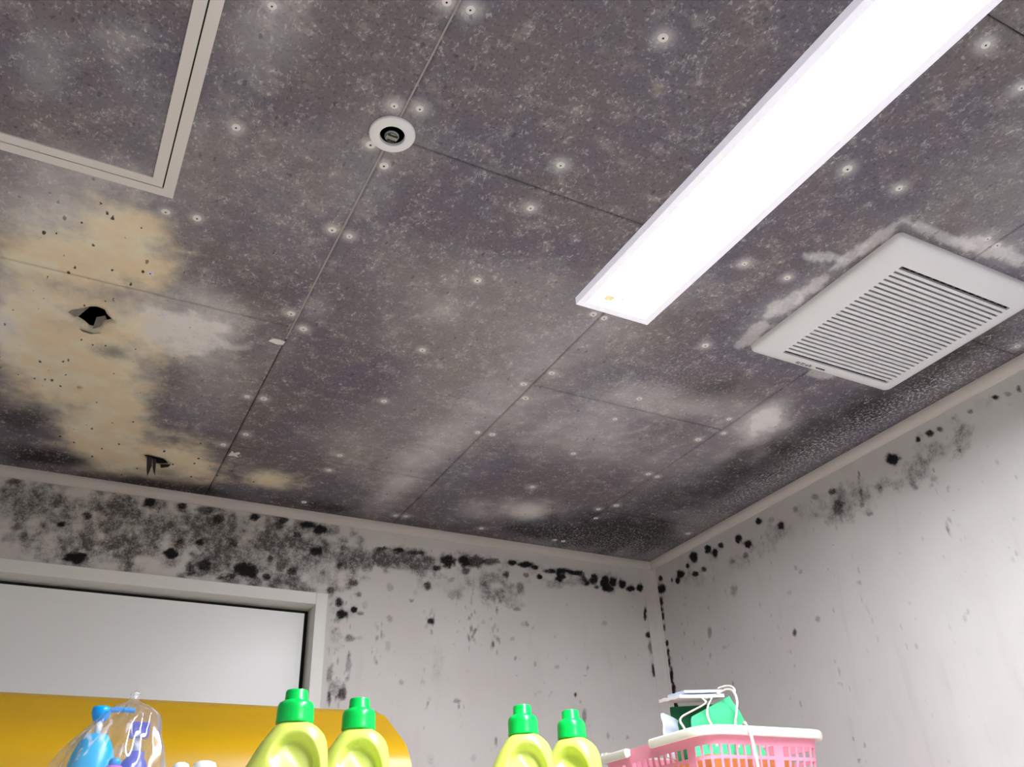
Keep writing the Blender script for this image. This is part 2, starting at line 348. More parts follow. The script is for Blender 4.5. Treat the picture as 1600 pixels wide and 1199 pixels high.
RIGHT_SPOTS = [
    (-0.4522, 2.2578, -0.0106, -0.0041, 0.0022, -0.0077, 1), (-0.5186, 2.2206, -0.0099, -0.0038, 0.0031, -0.0103, 0.9), (-0.3707, 2.2421, -0.0112, -0.0041, 0.0031, -0.011, 0.95), (-0.3999, 2.2161, -0.0131, -0.0047, 0.0026, -0.0092, 0.95),
    (-0.251, 2.257, -0.0123, -0.0044, 0.003, -0.0115, 1), (-0.2748, 2.2362, -0.012, -0.0042, 0.0034, -0.0129, 1), (-0.3014, 2.248, -0.0095, -0.0034, 0.0022, -0.008, 0.9), (-0.1901, 2.2548, -0.0154, -0.0053, 0.0034, -0.0134, 1),
    (-0.1583, 2.2402, -0.0079, -0.0026, 0.0017, -0.0067, 0.9), (-0.1238, 2.2279, -0.0161, -0.0052, 0.0025, -0.0102, 1), (-0.1089, 2.2144, -0.0108, -0.0034, 0.002, -0.0085, 1), (-0.0848, 2.224, -0.0055, -0.0018, 0.0016, -0.0068, 0.9),
    (-0.0356, 2.2453, -0.0086, -0.0028, 0.002, -0.0088, 0.9), (-0.032, 2.2166, -0.0199, -0.0062, 0.0028, -0.0121, 1), (-0.0241, 2.182, -0.0085, -0.0025, 0.0032, -0.0137, 0.9), (-0.019, 2.1598, -0.0085, -0.0024, 0.0016, -0.0068, 0.8),
    (-0.1869, 2.2091, -0.0128, -0.0042, 0.0017, -0.0066, 0.9), (-0.2226, 2.2098, -0.0099, -0.0033, 0.0017, -0.0065, 0.8), (-0.3838, 2.1931, -0.011, -0.0038, 0.0022, -0.0077, 0.6), (-0.3198, 2.1206, -0.0136, -0.0042, 0.0042, -0.0152, 0.45),
    (-0.4929, 2.2471, -0.0102, -0.004, 0.0022, -0.0075, 0.4), (-0.5749, 2.2413, -0.0076, -0.0031, 0.0022, -0.0073, 0.5), (-0.3348, 2.193, -0.0091, -0.0031, 0.0017, -0.0062, 0.5), (-0.6956, 2.1944, -0.0152, -0.0061, 0.0049, -0.015, 0.65),
    (-0.6907, 2.2387, -0.0103, -0.0044, 0.0023, -0.007, 0.75), (-0.6395, 2.2474, -0.0108, -0.0045, 0.0023, -0.0071, 0.5), (-0.713, 2.2183, -0.0134, -0.0056, 0.0063, -0.0192, 0.45), (-0.6301, 2.2048, -0.0072, -0.0028, 0.0018, -0.0056, 0.4),
    (-0.5344, 2.1096, -0.0057, -0.0019, 0.0022, -0.007, 0.4), (-0.5469, 2.0962, -0.0056, -0.0018, 0.0017, -0.0056, 0.4), (-0.4989, 2.0625, -0.0077, -0.0024, 0.0021, -0.007, 0.3), (-0.215, 2.1085, -0.0073, -0.0021, 0.0016, -0.0063, 0.3),
    (-0.8631, 2.24, -0.0162, -0.0075, 0.0046, -0.013, 1), (-0.9356, 2.2522, -0.0055, -0.0027, 0.0023, -0.0064, 1), (-0.9641, 2.2515, -0.0107, -0.0053, 0.0023, -0.0063, 0.9), (-0.9871, 2.2504, -0.0065, -0.0033, 0.0018, -0.005, 0.7),
    (-1.1162, 2.2552, -0.0069, -0.0037, 0.0018, -0.0047, 0.9), (-1.1409, 2.2487, -0.0067, -0.0037, 0.0018, -0.0046, 0.5), (-1.1632, 2.2476, -0.0043, -0.0024, 0.0027, -0.0069, 0.7), (-1.0603, 2.2536, -0.0061, -0.0032, 0.0018, -0.0048, 0.6),
    (-1.0231, 2.257, -0.005, -0.0026, 0.0014, -0.0037, 0.5), (-0.7611, 2.2889, -0.0025, -0.0011, 0.0014, -0.0042, 0.8), (-0.7723, 2.2443, -0.0024, -0.0011, 0.0032, -0.0095, 0.7), (-0.7644, 2.2045, -0.0048, -0.002, 0.0045, -0.0134, 0.5),
    (-0.7733, 2.1932, -0.0142, -0.0059, 0.0045, -0.0133, 0.4), (-0.7591, 2.1779, -0.0064, -0.0026, 0.0018, -0.0053, 0.5), (-0.7717, 2.1519, -0.0078, -0.0031, 0.0018, -0.0052, 0.5), (-0.8134, 2.1913, -0.0076, -0.0032, 0.0027, -0.0078, 0.5),
    (-0.8948, 2.161, -0.0056, -0.0024, 0.0018, -0.005, 0.5), (-0.9298, 2.1488, -0.0054, -0.0023, 0.0018, -0.0049, 0.35), (-1.1359, 2.229, -0.0044, -0.0024, 0.0013, -0.0035, 0.3), (-1.0139, 2.1926, -0.0062, -0.003, 0.0027, -0.0072, 0.4),
    (-0.9418, 2.1606, -0.008, -0.0035, 0.0027, -0.0073, 0.4), (-0.2044, 2.048, -0.0097, -0.0026, 0.0036, -0.0139, 0.5), (-0.1921, 1.991, -0.0048, -0.0012, 0.002, -0.0076, 0.4), (-0.5649, 1.9812, -0.0072, -0.002, 0.0021, -0.0066, 0.45),
    (-0.4897, 1.9712, -0.0057, -0.0015, 0.0025, -0.0081, 0.75), (-0.4586, 1.937, -0.0077, -0.0019, 0.0016, -0.0054, 0.2), (-0.2493, 1.9977, -0.0093, -0.0023, 0.0012, -0.0045, 0.3), (-0.5796, 1.8404, -0.0068, -0.0014, 0.0012, -0.0037, 0.3),
    (-0.5835, 1.729, -0.0033, -0.0005, 0.0019, -0.0058, 0.4), (-0.6087, 1.7128, -0.0032, -0.0005, 0.0019, -0.0057, 0.5), (-0.5854, 1.6886, -0.0048, -0.0007, 0.0015, -0.0046, 0.5), (-0.9113, 1.8887, -0.005, -0.0014, 0.0033, -0.0087, 0.3),
    (-0.6737, 1.8844, -0.0063, -0.0015, 0.0016, -0.0048, 0.2), (-0.926, 1.9578, -0.0025, -0.0008, 0.0042, -0.0112, 0.2), (-0.0239, 2.1421, -0.0056, -0.0016, 0.0031, -0.0135, 0.9), (-0.0226, 2.1103, -0.0056, -0.0015, 0.0023, -0.01, 0.8),
    (-0.024, 2.0659, -0.0069, -0.0018, 0.0019, -0.0082, 0.95), (-0.0238, 2.04, -0.0055, -0.0013, 0.0023, -0.0098, 0.9), (-0.0236, 2.0143, -0.0055, -0.0013, 0.003, -0.0129, 0.9), (-0.0242, 1.9804, -0.0082, -0.0018, 0.0045, -0.0191, 1),
    (-0.023, 1.9392, -0.0094, -0.0019, 0.0052, -0.022, 1), (-0.0217, 1.8987, -0.0107, -0.002, 0.0052, -0.0216, 1), (-0.0179, 1.8593, -0.0106, -0.0019, 0.0051, -0.0213, 1),
]

RIGHT_CLOUDS = [
    (-0.4659, 2.194, -0.0329, -0.0119, 0.0061, -0.0209, 0.3), (-0.5347, 2.2014, -0.0429, -0.0161, 0.0053, -0.0175, 0.3), (-0.6979, 2.2012, -0.0339, -0.0137, 0.0099, -0.0301, 0.4), (-0.7701, 2.1945, -0.0253, -0.0106, 0.0081, -0.0239, 0.4),
    (-0.8513, 2.187, -0.0293, -0.0126, 0.0045, -0.0128, 0.45), (-0.9096, 2.1935, -0.025, -0.0112, 0.0063, -0.0175, 0.55), (-0.9638, 2.2121, -0.0291, -0.0138, 0.0063, -0.0173, 0.5), (-1.0255, 2.2039, -0.0173, -0.0084, 0.0063, -0.0168, 0.45),
    (-1.0269, 2.2391, -0.02, -0.0102, 0.0045, -0.0122, 0.35), (-1.0866, 2.2511, -0.0165, -0.0088, 0.0045, -0.0119, 0.3), (-0.6233, 2.2155, -0.0363, -0.0144, 0.0063, -0.0199, 0.3), (-0.3676, 2.1785, -0.0487, -0.0165, 0.0052, -0.0184, 0.3),
    (-0.1912, 2.1935, -0.0558, -0.0179, 0.0041, -0.0164, 0.35), (-0.9184, 1.828, -0.0098, -0.0024, 0.0056, -0.0147, 0.15), (-0.6794, 1.7795, -0.0213, -0.0041, 0.0119, -0.0344, 0.08), (-0.8393, 1.7262, -0.0128, -0.0023, 0.0117, -0.0312, 0.08),
]

LIGHT_PATCHES = [
    (-1.4197, -0.6439, 0.1027, -0.0163, 0.0076, 0.0809, 0.85), (-1.6383, -0.8436, 0.0696, -0.0323, 0.0029, 0.0624, 0.45), (-1.5612, -0.8864, 0.0544, -0.0253, 0.0038, 0.0377, 0.42), (-1.667, -0.5763, 0.0358, -0.0161, 0.0032, 0.1324, 0.6),
    (-1.5996, -0.6066, 0.0992, -0.0445, 0.0093, 0.1497, 0.4), (-1.3871, -0.7399, 0.058, 0.0119, 0.0001, 0.0523, 0.35), (-1.3476, -0.5389, 0.0612, -0.0268, 0.0148, 0.0753, 0.22), (-1.6161, -0.6547, 0.0526, -0.0051, -0.0017, 0.0538, 0.4),
    (-1.4474, -0.4835, 0.0203, -0.0089, 0.0061, 0.0443, 0.3), (-0.8759, -0.2507, 0.0436, 0.0443, -0.0048, 0.1786, 0.42), (-0.8643, -0.458, 0.044, -0.1107, 0.0502, 0.0693, 0.25), (-0.5252, -0.2148, 0.0622, -0.0248, 0.0267, 0.0489, 0.75),
    (-0.6463, -0.1749, 0.0466, -0.0186, 0.0272, 0.0564, 0.3), (-0.2866, -0.7939, 0.0132, -0.0561, 0.0595, 0.045, 0.75), (-0.4746, -0.7991, 0.1463, -0.0367, 0.0388, 0.0544, 0.36), (-0.5826, -0.6139, 0.1127, -0.0476, 0.0867, 0.1362, 0.36),
    (-1.0506, -0.8821, 0.038, -0.0171, 0.0154, 0.0352, 0.2), (-1.2379, -0.8034, 0.0185, -0.0083, 0.0099, 0.0332, 0.2), (-0.5364, -1.1429, 0.0026, -0.0993, 0.0419, 0.0208, 0.2), (-0.332, -1.3819, 0.0975, -0.0015, 0.0206, 0.0242, 0.2),
    (-0.7852, -0.972, 0.0462, -0.1516, 0.069, 0.0561, 0.26), (-1.4242, -1.2774, 0.0377, -0.0183, 0.0124, 0.0479, 0.16), (-1.6452, -1.1291, 0.0253, -0.0122, 0.0022, 0.0415, 0.2), (-1.592, -0.9648, 0.0955, -0.0112, -0.0019, 0.0448, 0.3),
    (-1.2522, -1.1797, 0.0586, -0.0277, 0.021, 0.0551, 0.16), (-0.7733, -0.849, 0.1274, -0.0562, 0.0662, 0.1084, 0.14), (-1.5788, -1.1935, 0.0248, -0.012, 0.0024, 0.0214, 0.15), (-0.2359, -0.6962, 0.0128, -0.0611, 0.0495, 0.039, 0.3),
    (-1.0726, -0.3765, 0.0838, -0.0353, 0.0206, 0.0648, 0.12), (-1.4411, -1.2602, 0.033, -0.0004, -0.003, 0.0786, 0.12), (-0.7933, -0.6124, 0.0941, -0.0403, 0.0598, 0.1156, 0.28), (-1.3228, -0.4127, 0.0764, -0.0328, 0.0193, 0.0983, 0.12),
]

CLEAN_PATCHES = [
    (-1.4149, -0.646, 0.0788, -0.0071, 0.0045, 0.0578, 0.4), (-1.6283, -0.631, 0.0441, -0.004, -0.0014, 0.0367, 0.3), (-1.6661, -0.5379, 0.0219, -0.0098, 0.0019, 0.0786, 0.35), (-0.5271, -1.0463, 0.0026, -0.0377, 0.0238, 0.0137, 0.4),
    (-0.5361, -1.1275, 0.0001, -0.0407, 0.0227, 0.0112, 0.42), (-0.5296, -1.1871, -0.0001, -0.0338, 0.0142, 0.0065, 0.4), (-0.5345, -1.2604, 0.0, -0.0374, 0.0121, 0.0051, 0.42), (-0.5256, -1.3185, -0.0001, -0.0331, 0.0118, 0.0045, 0.4),
    (-0.5647, -1.2499, 0.0307, -0.0097, 0.0075, 0.0082, 0.45), (-0.4415, -1.3637, 0.0787, -0.0008, 0.0074, 0.0098, 0.38), (-0.3358, -1.3735, 0.0796, -0.0057, 0.0134, 0.0144, 0.42), (-0.316, -0.9955, 0.0385, -0.0035, 0.0115, 0.0142, 0.4),
    (-0.2866, -0.7939, 0.0036, -0.0433, 0.0369, 0.0256, 0.3),
]

CREAM_PATCHES = [
    (-1.5943, -0.7898, 0.0986, -0.0194, -0.0003, 0.0849, 0.5), (-1.5633, -0.5004, 0.1063, -0.0469, 0.0149, 0.1913, 0.55), (-1.5315, -0.8418, 0.0594, -0.0085, 0.0014, 0.0862, 0.85), (-1.6345, -0.7635, 0.0651, -0.0082, -0.0026, 0.0567, 0.75),
    (-1.4802, -0.7857, 0.0273, -0.0125, 0.009, 0.0629, 0.55), (-1.6296, -0.6575, 0.0607, -0.0275, 0.0033, 0.0696, 0.5), (-1.622, -0.4959, 0.0455, -0.0202, 0.0049, 0.1042, 0.75), (-1.5453, -0.6309, 0.0563, -0.0253, 0.0069, 0.0737, 0.6),
    (-1.5532, -0.4373, 0.0851, -0.0372, 0.0109, 0.1357, 1), (-1.4837, -0.3823, 0.042, -0.0182, 0.0165, 0.146, 0.85), (-1.5146, -0.2428, 0.0533, -0.0226, 0.0075, 0.0823, 0.9), (-1.404, -0.1691, 0.1038, -0.0151, 0.0099, 0.1035, 0.95),
    (-1.3242, -0.1501, 0.0594, 0.0143, 0.0061, 0.0942, 0.9), (-1.4806, -0.1371, 0.0528, -0.022, 0.0078, 0.0759, 0.75), (-1.1464, -0.1473, 0.0655, -0.0089, 0.0095, 0.046, 0.75), (-1.4509, -0.5823, 0.0492, -0.0126, 0.004, 0.0405, 0.4),
    (-1.0007, -0.3274, 0.0624, -0.026, 0.0139, 0.0402, 0.15), (-0.5252, -0.2148, 0.0593, -0.0236, 0.0248, 0.0454, 0.25),
]

BLACK_PATCHES = [
    (-0.1419, -0.7357, 0.0052, -0.2022, 0.0895, 0.0602, 0.4), (-0.1094, -0.9896, 0.0094, -0.1193, 0.0532, 0.0298, 0.45), (-0.1255, -1.1924, 0.0072, -0.077, 0.0566, 0.0263, 0.45), (-0.4624, -0.8632, 0.0699, -0.0304, 0.041, 0.05, 0.3),
    (-0.7234, -0.6701, 0.0703, -0.0302, 0.0382, 0.0664, 0.15), (-0.245, -0.1474, 0.2355, -0.0277, 0.0758, 0.1262, 0.9), (-0.4308, -0.0944, 0.1236, -0.0191, 0.0286, 0.0554, 0.8), (-0.1865, -0.5957, 0.0084, -0.2042, 0.0969, 0.0735, 0.55),
    (-0.1228, -0.8846, 0.0117, -0.1443, 0.0601, 0.037, 0.45), (-0.4884, -0.8467, 0.1048, -0.0455, 0.0464, 0.0583, 0.28), (-1.0153, -0.0481, 0.1065, -0.0032, 0.0105, 0.0439, 0.7), (-1.3841, -0.0251, 0.1574, -0.0115, 0.0031, 0.0344, 0.75),
    (-1.5908, -0.0817, 0.0938, -0.0126, 0.0007, 0.0564, 0.8), (-1.6319, -0.24, 0.0642, -0.0274, 0.0025, 0.0694, 0.6), (-1.5166, -0.5383, 0.0316, 0.0003, 0.0001, 0.0272, 0.4), (-1.5531, -0.6332, 0.0439, -0.0118, 0.0022, 0.0483, 0.32),
    (-1.6135, -1.1444, 0.0888, -0.0428, 0.0071, 0.0916, 0.16), (-0.1345, -1.1309, 0.011, -0.1163, 0.049, 0.0244, 0.4), (-0.6768, -0.0311, 0.2096, -0.0052, 0.0149, 0.0397, 0.45), (-0.215, -0.281, 0.0493, -0.1429, 0.1158, 0.1242, 0.5),
    (-1.5357, -1.0396, 0.0178, -0.0084, 0.0036, 0.0276, 0.3), (-1.503, -1.1431, 0.0206, -0.0019, -0.0011, 0.0606, 0.2), (-1.3635, -0.1104, 0.0491, -0.0203, 0.0039, 0.0255, 0.3), (-1.2481, -0.0325, 0.0563, 0.0034, 0.0036, 0.0282, 0.5),
    (-0.1849, -0.9433, 0.0235, -0.057, 0.0366, 0.0254, 0.3),
]

SPECKLE_PATCHES = [
    (-0.0661, -1.0616, 0.0074, -0.2586, 0.0411, 0.0208, 1), (-0.0701, -0.5294, -0.0005, -0.2604, 0.0448, 0.0335, 0.9), (-0.0839, -0.7928, 0.0063, -0.1921, 0.0428, 0.0273, 1), (-0.1918, -0.098, 0.2532, -0.0277, 0.0555, 0.0908, 0.7),
    (-0.5721, -0.8661, 0.0872, -0.1652, 0.0679, 0.0633, 0.3),
]

SCREWS = [
    (-1.4354, -1.3076), (-1.2692, -1.3937), (-1.2423, -1.3965), (-1.2698, -1.2389),
    (-1.24, -1.2477), (-1.2745, -1.168), (-1.2465, -1.1412), (-1.4327, -1.1239),
    (-1.03, -1.4601), (-1.0366, -1.2413), (-1.0337, -1.1532), (-1.2697, -0.9942),
    (-1.2433, -0.9915), (-1.0313, -0.9767), (-1.2683, -0.7745), (-1.2387, -0.7408),
    (-1.0345, -0.7625), (-1.4858, -0.9342), (-1.4452, -0.939), (-1.2724, -0.4864),
    (-1.2427, -0.4916), (-1.0339, -0.5714), (-1.272, -0.2773), (-1.2408, -0.3385),
    (-0.7888, -0.7884), (-0.8183, -0.7339), (-0.7903, -0.6898), (-0.8147, -0.5278),
    (-0.7831, -0.5321), (-0.8168, -0.9757), (-0.7942, -0.974), (-0.5839, -0.7763),
    (-0.5823, -0.6883), (-0.3657, -0.6836), (-0.333, -0.7287), (-0.3636, -0.7817),
    (-0.5805, -0.5224), (-0.3654, -0.5002), (-0.3377, -0.4969), (-0.3629, -0.2837),
    (-0.334, -0.3207), (-0.3378, -0.2325), (-0.5804, -0.3376), (-1.0396, -0.321),
    (-1.0393, -0.2441), (-0.8138, -0.0616), (-0.789, -0.0671), (-0.5802, -0.0643),
    (-1.0412, -0.0578), (-0.3602, -0.0634), (-0.3343, -0.0634), (-0.0455, -0.2347),
    (-0.5828, -0.9782), (-0.585, -1.1871), (-0.6722, -1.1855), (-0.6782, -1.4025),
    (-0.5824, -1.4073), (-0.6807, -1.6187), (-0.5839, -1.5972), (-0.3682, -1.3896),
    (-0.3408, -1.3861), (-0.0466, -1.2139), (-1.4851, -0.7885),
]

HOLE_A = [
    (-1.5883, -0.6306), (-1.5819, -0.6446), (-1.5679, -0.6546), (-1.5577, -0.6647),
    (-1.5471, -0.6695), (-1.5355, -0.6655), (-1.5315, -0.6542), (-1.5174, -0.6377),
    (-1.5251, -0.6284), (-1.5329, -0.621), (-1.5371, -0.6054), (-1.5516, -0.595),
    (-1.5611, -0.6064), (-1.5703, -0.614), (-1.5797, -0.6155),
]

HOLE_B = [
    (-1.415, -0.1676), (-1.402, -0.1731), (-1.3865, -0.17), (-1.3708, -0.1669),
    (-1.3544, -0.1443), (-1.361, -0.1282), (-1.3764, -0.1185), (-1.3903, -0.1261),
    (-1.4054, -0.1428),
]

HOLE_C = [
    (-1.5563, -0.3979), (-1.553, -0.409), (-1.549, -0.3987), (-1.5522, -0.3851),
]

# ------------------------------------------------------------------ materials
def ceiling_material():
    m = NT('mouldy_ceiling_board')
    lum = m.attr('lum'); cream = m.attr('cream'); blk = m.attr('blk'); spk = m.attr('spk')
    fine = m.noise(210, 3, 0.6)
    mid = m.noise(38, 5, 0.62)
    big = m.noise(5, 3, 0.6)
    # mould film: dark warm grey to violet grey
    film = m.mix(m.ramp(big, 0.35, 0.65), s2l(*FILM_A), s2l(*FILM_B))
    film = m.mix(m.math('MULTIPLY', m.ramp(mid, 0.50, 0.75), 0.55), film, s2l(*FILM_C))
    film = m.mix(m.math('MULTIPLY', m.ramp(fine, 0.48, 0.30), 0.5), film, s2l(*FILM_D))
    lumn = m.math('ADD', lum, m.math('MULTIPLY', m.math('SUBTRACT', m.math('ADD', m.math('MULTIPLY', mid, 0.6), m.math('MULTIPLY', fine, 0.4)), 0.5), m.math('MULTIPLY_ADD', lum, 0.9, 0.12)), clamp=True)
    c = m.mix(lumn, film, s2l(*BOARD))
    creamn = m.ramp(m.math('ADD', cream, m.math('MULTIPLY', m.math('SUBTRACT', mid, 0.5), 0.75)), 0.0, 1.0)
    crcol = m.mix(m.ramp(m.noise(16, 3, 0.6), 0.35, 0.65), s2l(*CREAM_A), s2l(*CREAM_B))
    c = m.mix(m.math('MULTIPLY', creamn, 0.93), c, crcol)
    # brown-black growth
    bn = m.ramp(m.math('ADD', blk, m.math('MULTIPLY', m.math('SUBTRACT', m.math('ADD', m.math('MULTIPLY', mid, 0.5), m.math('MULTIPLY', fine, 0.5)), 0.5), 0.9)), 0.05, 1.0)
    c = m.mix(m.math('MULTIPLY', bn, 0.92), c, s2l(46, 40, 40))
    # speckled border along the wall: pale flecks in the growth
    sp = m.ramp(m.noise(170, 4, 0.65), 0.50, 0.64)
    c = m.mix(m.math('MULTIPLY', m.math('MULTIPLY', sp, spk), 0.7), c, s2l(*BOARD))
    # scattered pale scratches and worm marks of the board print
    wv = m.coord(scale=(1.0, 0.55, 1.0), rot=(0, 0, 0.35))
    v1 = m.noise(95, 2, 0.5, 1.6, wv)
    worm = m.math('MULTIPLY', m.ramp(m.math('ABSOLUTE', m.math('SUBTRACT', v1, 0.5)), 0.030, 0.012), m.ramp(m.noise(60, 2, 0.5, 0, m.coord(loc=(3, 2, 0))), 0.56, 0.64))
    fleck = m.ramp(m.noise(215, 3, 0.6, 0.3, m.coord(loc=(1, 7, 0), scale=(1, 0.7, 1))), 0.56, 0.68)
    pale = m.math('MAXIMUM', m.math('MULTIPLY', worm, 0.26), m.math('MULTIPLY', fleck, m.ramp(mid, 0.35, 0.65, 0.03, 0.42)))
    c = m.mix(m.math('MULTIPLY', pale, m.ramp(cream, 0.5, 0.1)), c, s2l(*BOARD))
    # small dark pits pressed into the board
    pv = m.voronoi(62, m.coord(scale=(1.0, 0.5, 1.0), rot=(0, 0, 0.2)))
    sel = m.n('ShaderNodeSeparateColor'); m.t.links.new(pv.outputs['Color'], sel.inputs[0])
    size = m.math('MULTIPLY_ADD', sel.outputs[1], 0.10, 0.03)
    wob = m.math('MULTIPLY', m.math('SUBTRACT', fine, 0.5), 0.3)
    pit = m.math('MULTIPLY', m.ramp(m.math('SUBTRACT', m.math('ADD', pv.outputs['Distance'], wob), size), 0.05, 0.0), m.ramp(sel.outputs[0], 0.24, 0.28))
    c = m.mix(m.math('MULTIPLY', pit, m.ramp(cream, 0.0, 0.5, 0.34, 0.9)), c, s2l(40, 34, 32))
    m.set(Base_Color=c, Roughness=0.85)
    m.bsdf.inputs['Specular IOR Level'].default_value = 0.2
    m.bump(mid, 0.3, 0.0010)
    return m.mat


def wall_material(name, tint):
    m = NT(name)
    mould = m.attr('mould'); haze = m.attr('haze')
    fine = m.noise(260, 3, 0.6)
    mid = m.noise(78, 4, 0.65)
    streak = m.noise(26, 4, 0.55, 0.3, m.coord(scale=(1, 1, 0.14)))
    c = m.mix(m.ramp(m.noise(5, 4, 0.5), 0.3, 0.7), s2l(*tint), s2l(tint[0] - 7, tint[1] - 8, tint[2] - 8))
    c = m.mix(m.math('MULTIPLY', m.ramp(streak, 0.56, 0.78), 0.13), c, s2l(150, 143, 136))
    hz = m.ramp(m.math('ADD', haze, m.math('MULTIPLY', m.math('SUBTRACT', m.math('ADD', m.math('MULTIPLY', mid, 0.6), m.math('MULTIPLY', fine, 0.4)), 0.5), m.math('MULTIPLY_ADD', haze, 3.0, 0.10))), 0.10, 1.05)
    c = m.mix(m.math('MULTIPLY', hz, 0.9), c, s2l(58, 50, 46))
    sp = m.ramp(m.math('ADD', mould, m.math('MULTIPLY', m.math('SUBTRACT', fine, 0.5), m.math('MULTIPLY', mould, 0.9))), 0.05, 0.95)
    c = m.mix(sp, c, s2l(24, 20, 20))
    m.set(Base_Color=c, Roughness=0.75)
    m.bsdf.inputs['Specular IOR Level'].default_value = 0.25
    return m.mat


FILM_A, FILM_B, FILM_C, FILM_D = (121, 113, 115), (113, 107, 120), (154, 147, 149), (76, 69, 73)
BOARD = (240, 236, 236)
CREAM_A, CREAM_B = (250, 240, 214), (246, 226, 192)
M_CEIL = ceiling_material()
M_WALL_F = wall_material('stained_far_wall', (224, 220, 216))
M_WALL_R = wall_material('stained_right_wall', (217, 214, 212))
M_PLAINWALL = plain('cream_wall', s2l(228, 226, 222), 0.7, grain=0.03, scale=4)
M_FLOOR = plain('pale_floor', s2l(238, 236, 234), 0.5, grain=0.06, scale=6)
M_PLENUM = plain('dusty_slab', s2l(70, 64, 60), 0.9, grain=0.2, scale=12)
M_TRIM = plain('vinyl_cornice', s2l(214, 206, 200), 0.5, grain=0.05, scale=40)
M_FILL = plain('joint_filler', s2l(168, 160, 160), 0.8, grain=0.1, scale=90)
M_PUTTY = plain('screw_putty', s2l(236, 231, 228), 0.6, grain=0.05, scale=300)
M_PITBLACK = plain('screw_recess', s2l(34, 30, 30), 0.6, grain=0.2, scale=300)
M_WHITEMET = plain('white_painted_metal', s2l(228, 224, 216), 0.4, grain=0.02, scale=20)
M_ALU = plain('painted_aluminium', s2l(228, 222, 218), 0.38, grain=0.04, scale=8)
M_WHITEPL = plain('white_plastic', s2l(240, 238, 241), 0.4, grain=0.02, scale=20)
M_DARK = plain('dark_duct', s2l(28, 27, 28), 0.7, grain=0.2, scale=60)
M_GREYRIB = plain('grey_fan_rib', s2l(120, 116, 116), 0.6, grain=0.1, scale=60)
M_STEEL = plain('sprinkler_metal', s2l(150, 154, 152), 0.5, 0.9, 0.1, 80)
M_PAPER = plain('torn_board_paper', s2l(150, 142, 138), 0.9, grain=0.25, scale=120)
M_DOOR = plain('white_door_paint', s2l(240, 240, 238), 0.35, grain=0.02, scale=5)
M_FRAME = plain('door_frame_paint', s2l(234, 232, 226), 0.4, grain=0.02, scale=8)
M_GAP = plain('rubber_gap', s2l(22, 20, 18), 0.7, grain=0.2, scale=60)

# ------------------------------------------------------------------ ceiling
def quad_plane(name, pts, mat, kind='structure', label=None, cat=None):
    bm = bmesh.new()
    bm.faces.new([bm.verts.new(p) for p in pts])
    o = mesh_obj(name, bm, mat)
    return tag(o, label, cat, None, kind)

XL, YN = -2.40, -3.20          # left wall, wall behind the camera
TOP = H + 0.16
ceiling = bmesh.new()
bm_box(ceiling, XL, 0.0, YN, 0.0, TOP, TOP + 0.02)
ceiling = mesh_obj('ceiling', ceiling, M_PLENUM)
tag(ceiling, 'boarded ceiling covered in dark grey mould with pale stains', 'ceiling', None, 'structure')


def ceiling_attrs(X, Y):
    big = fbm(X, Y, 3.2, 5)
    lum = 0.0 + 0.24 * sstep(0.42, 0.72, big)
    lum = np.clip(lum * 0.6 + patches(X, Y, LIGHT_PATCHES, 2.2, 0.45, 16), 0, 1)
    for sx, sy in SCREWS:
        d2 = (X - sx) ** 2 + (Y - sy) ** 2
        lum = np.maximum(lum, 0.62 * np.exp(-d2 / 0.012 ** 2) + 0.0) if d2.min() < 0.01 else lum
    lum = np.clip(lum + patches(X, Y, CLEAN_PATCHES, 2, 0.8, 42, 0.18), 0, 1)
    cream = np.clip(1.2 * patches(X, Y, CREAM_PATCHES, 2.0, 0.45, 20), 0, 1)
    blk = np.clip(1.15 * patches(X, Y, BLACK_PATCHES, 2.0, 0.45, 22), 0, 1)
    # growth thickens close to the two walls
    edge = np.minimum(-X, -Y + 0.0)
    blk = np.maximum(blk, 0.55 * np.exp(-(edge / 0.03) ** 2))
    spk = patches(X, Y, SPECKLE_PATCHES, 2.0, 0.4, 12)
    # a greener, dirtier rim where pale patches meet the mould
    return dict(lum=lum, cream=cream * (1 - 0.6 * blk), blk=blk, spk=spk)


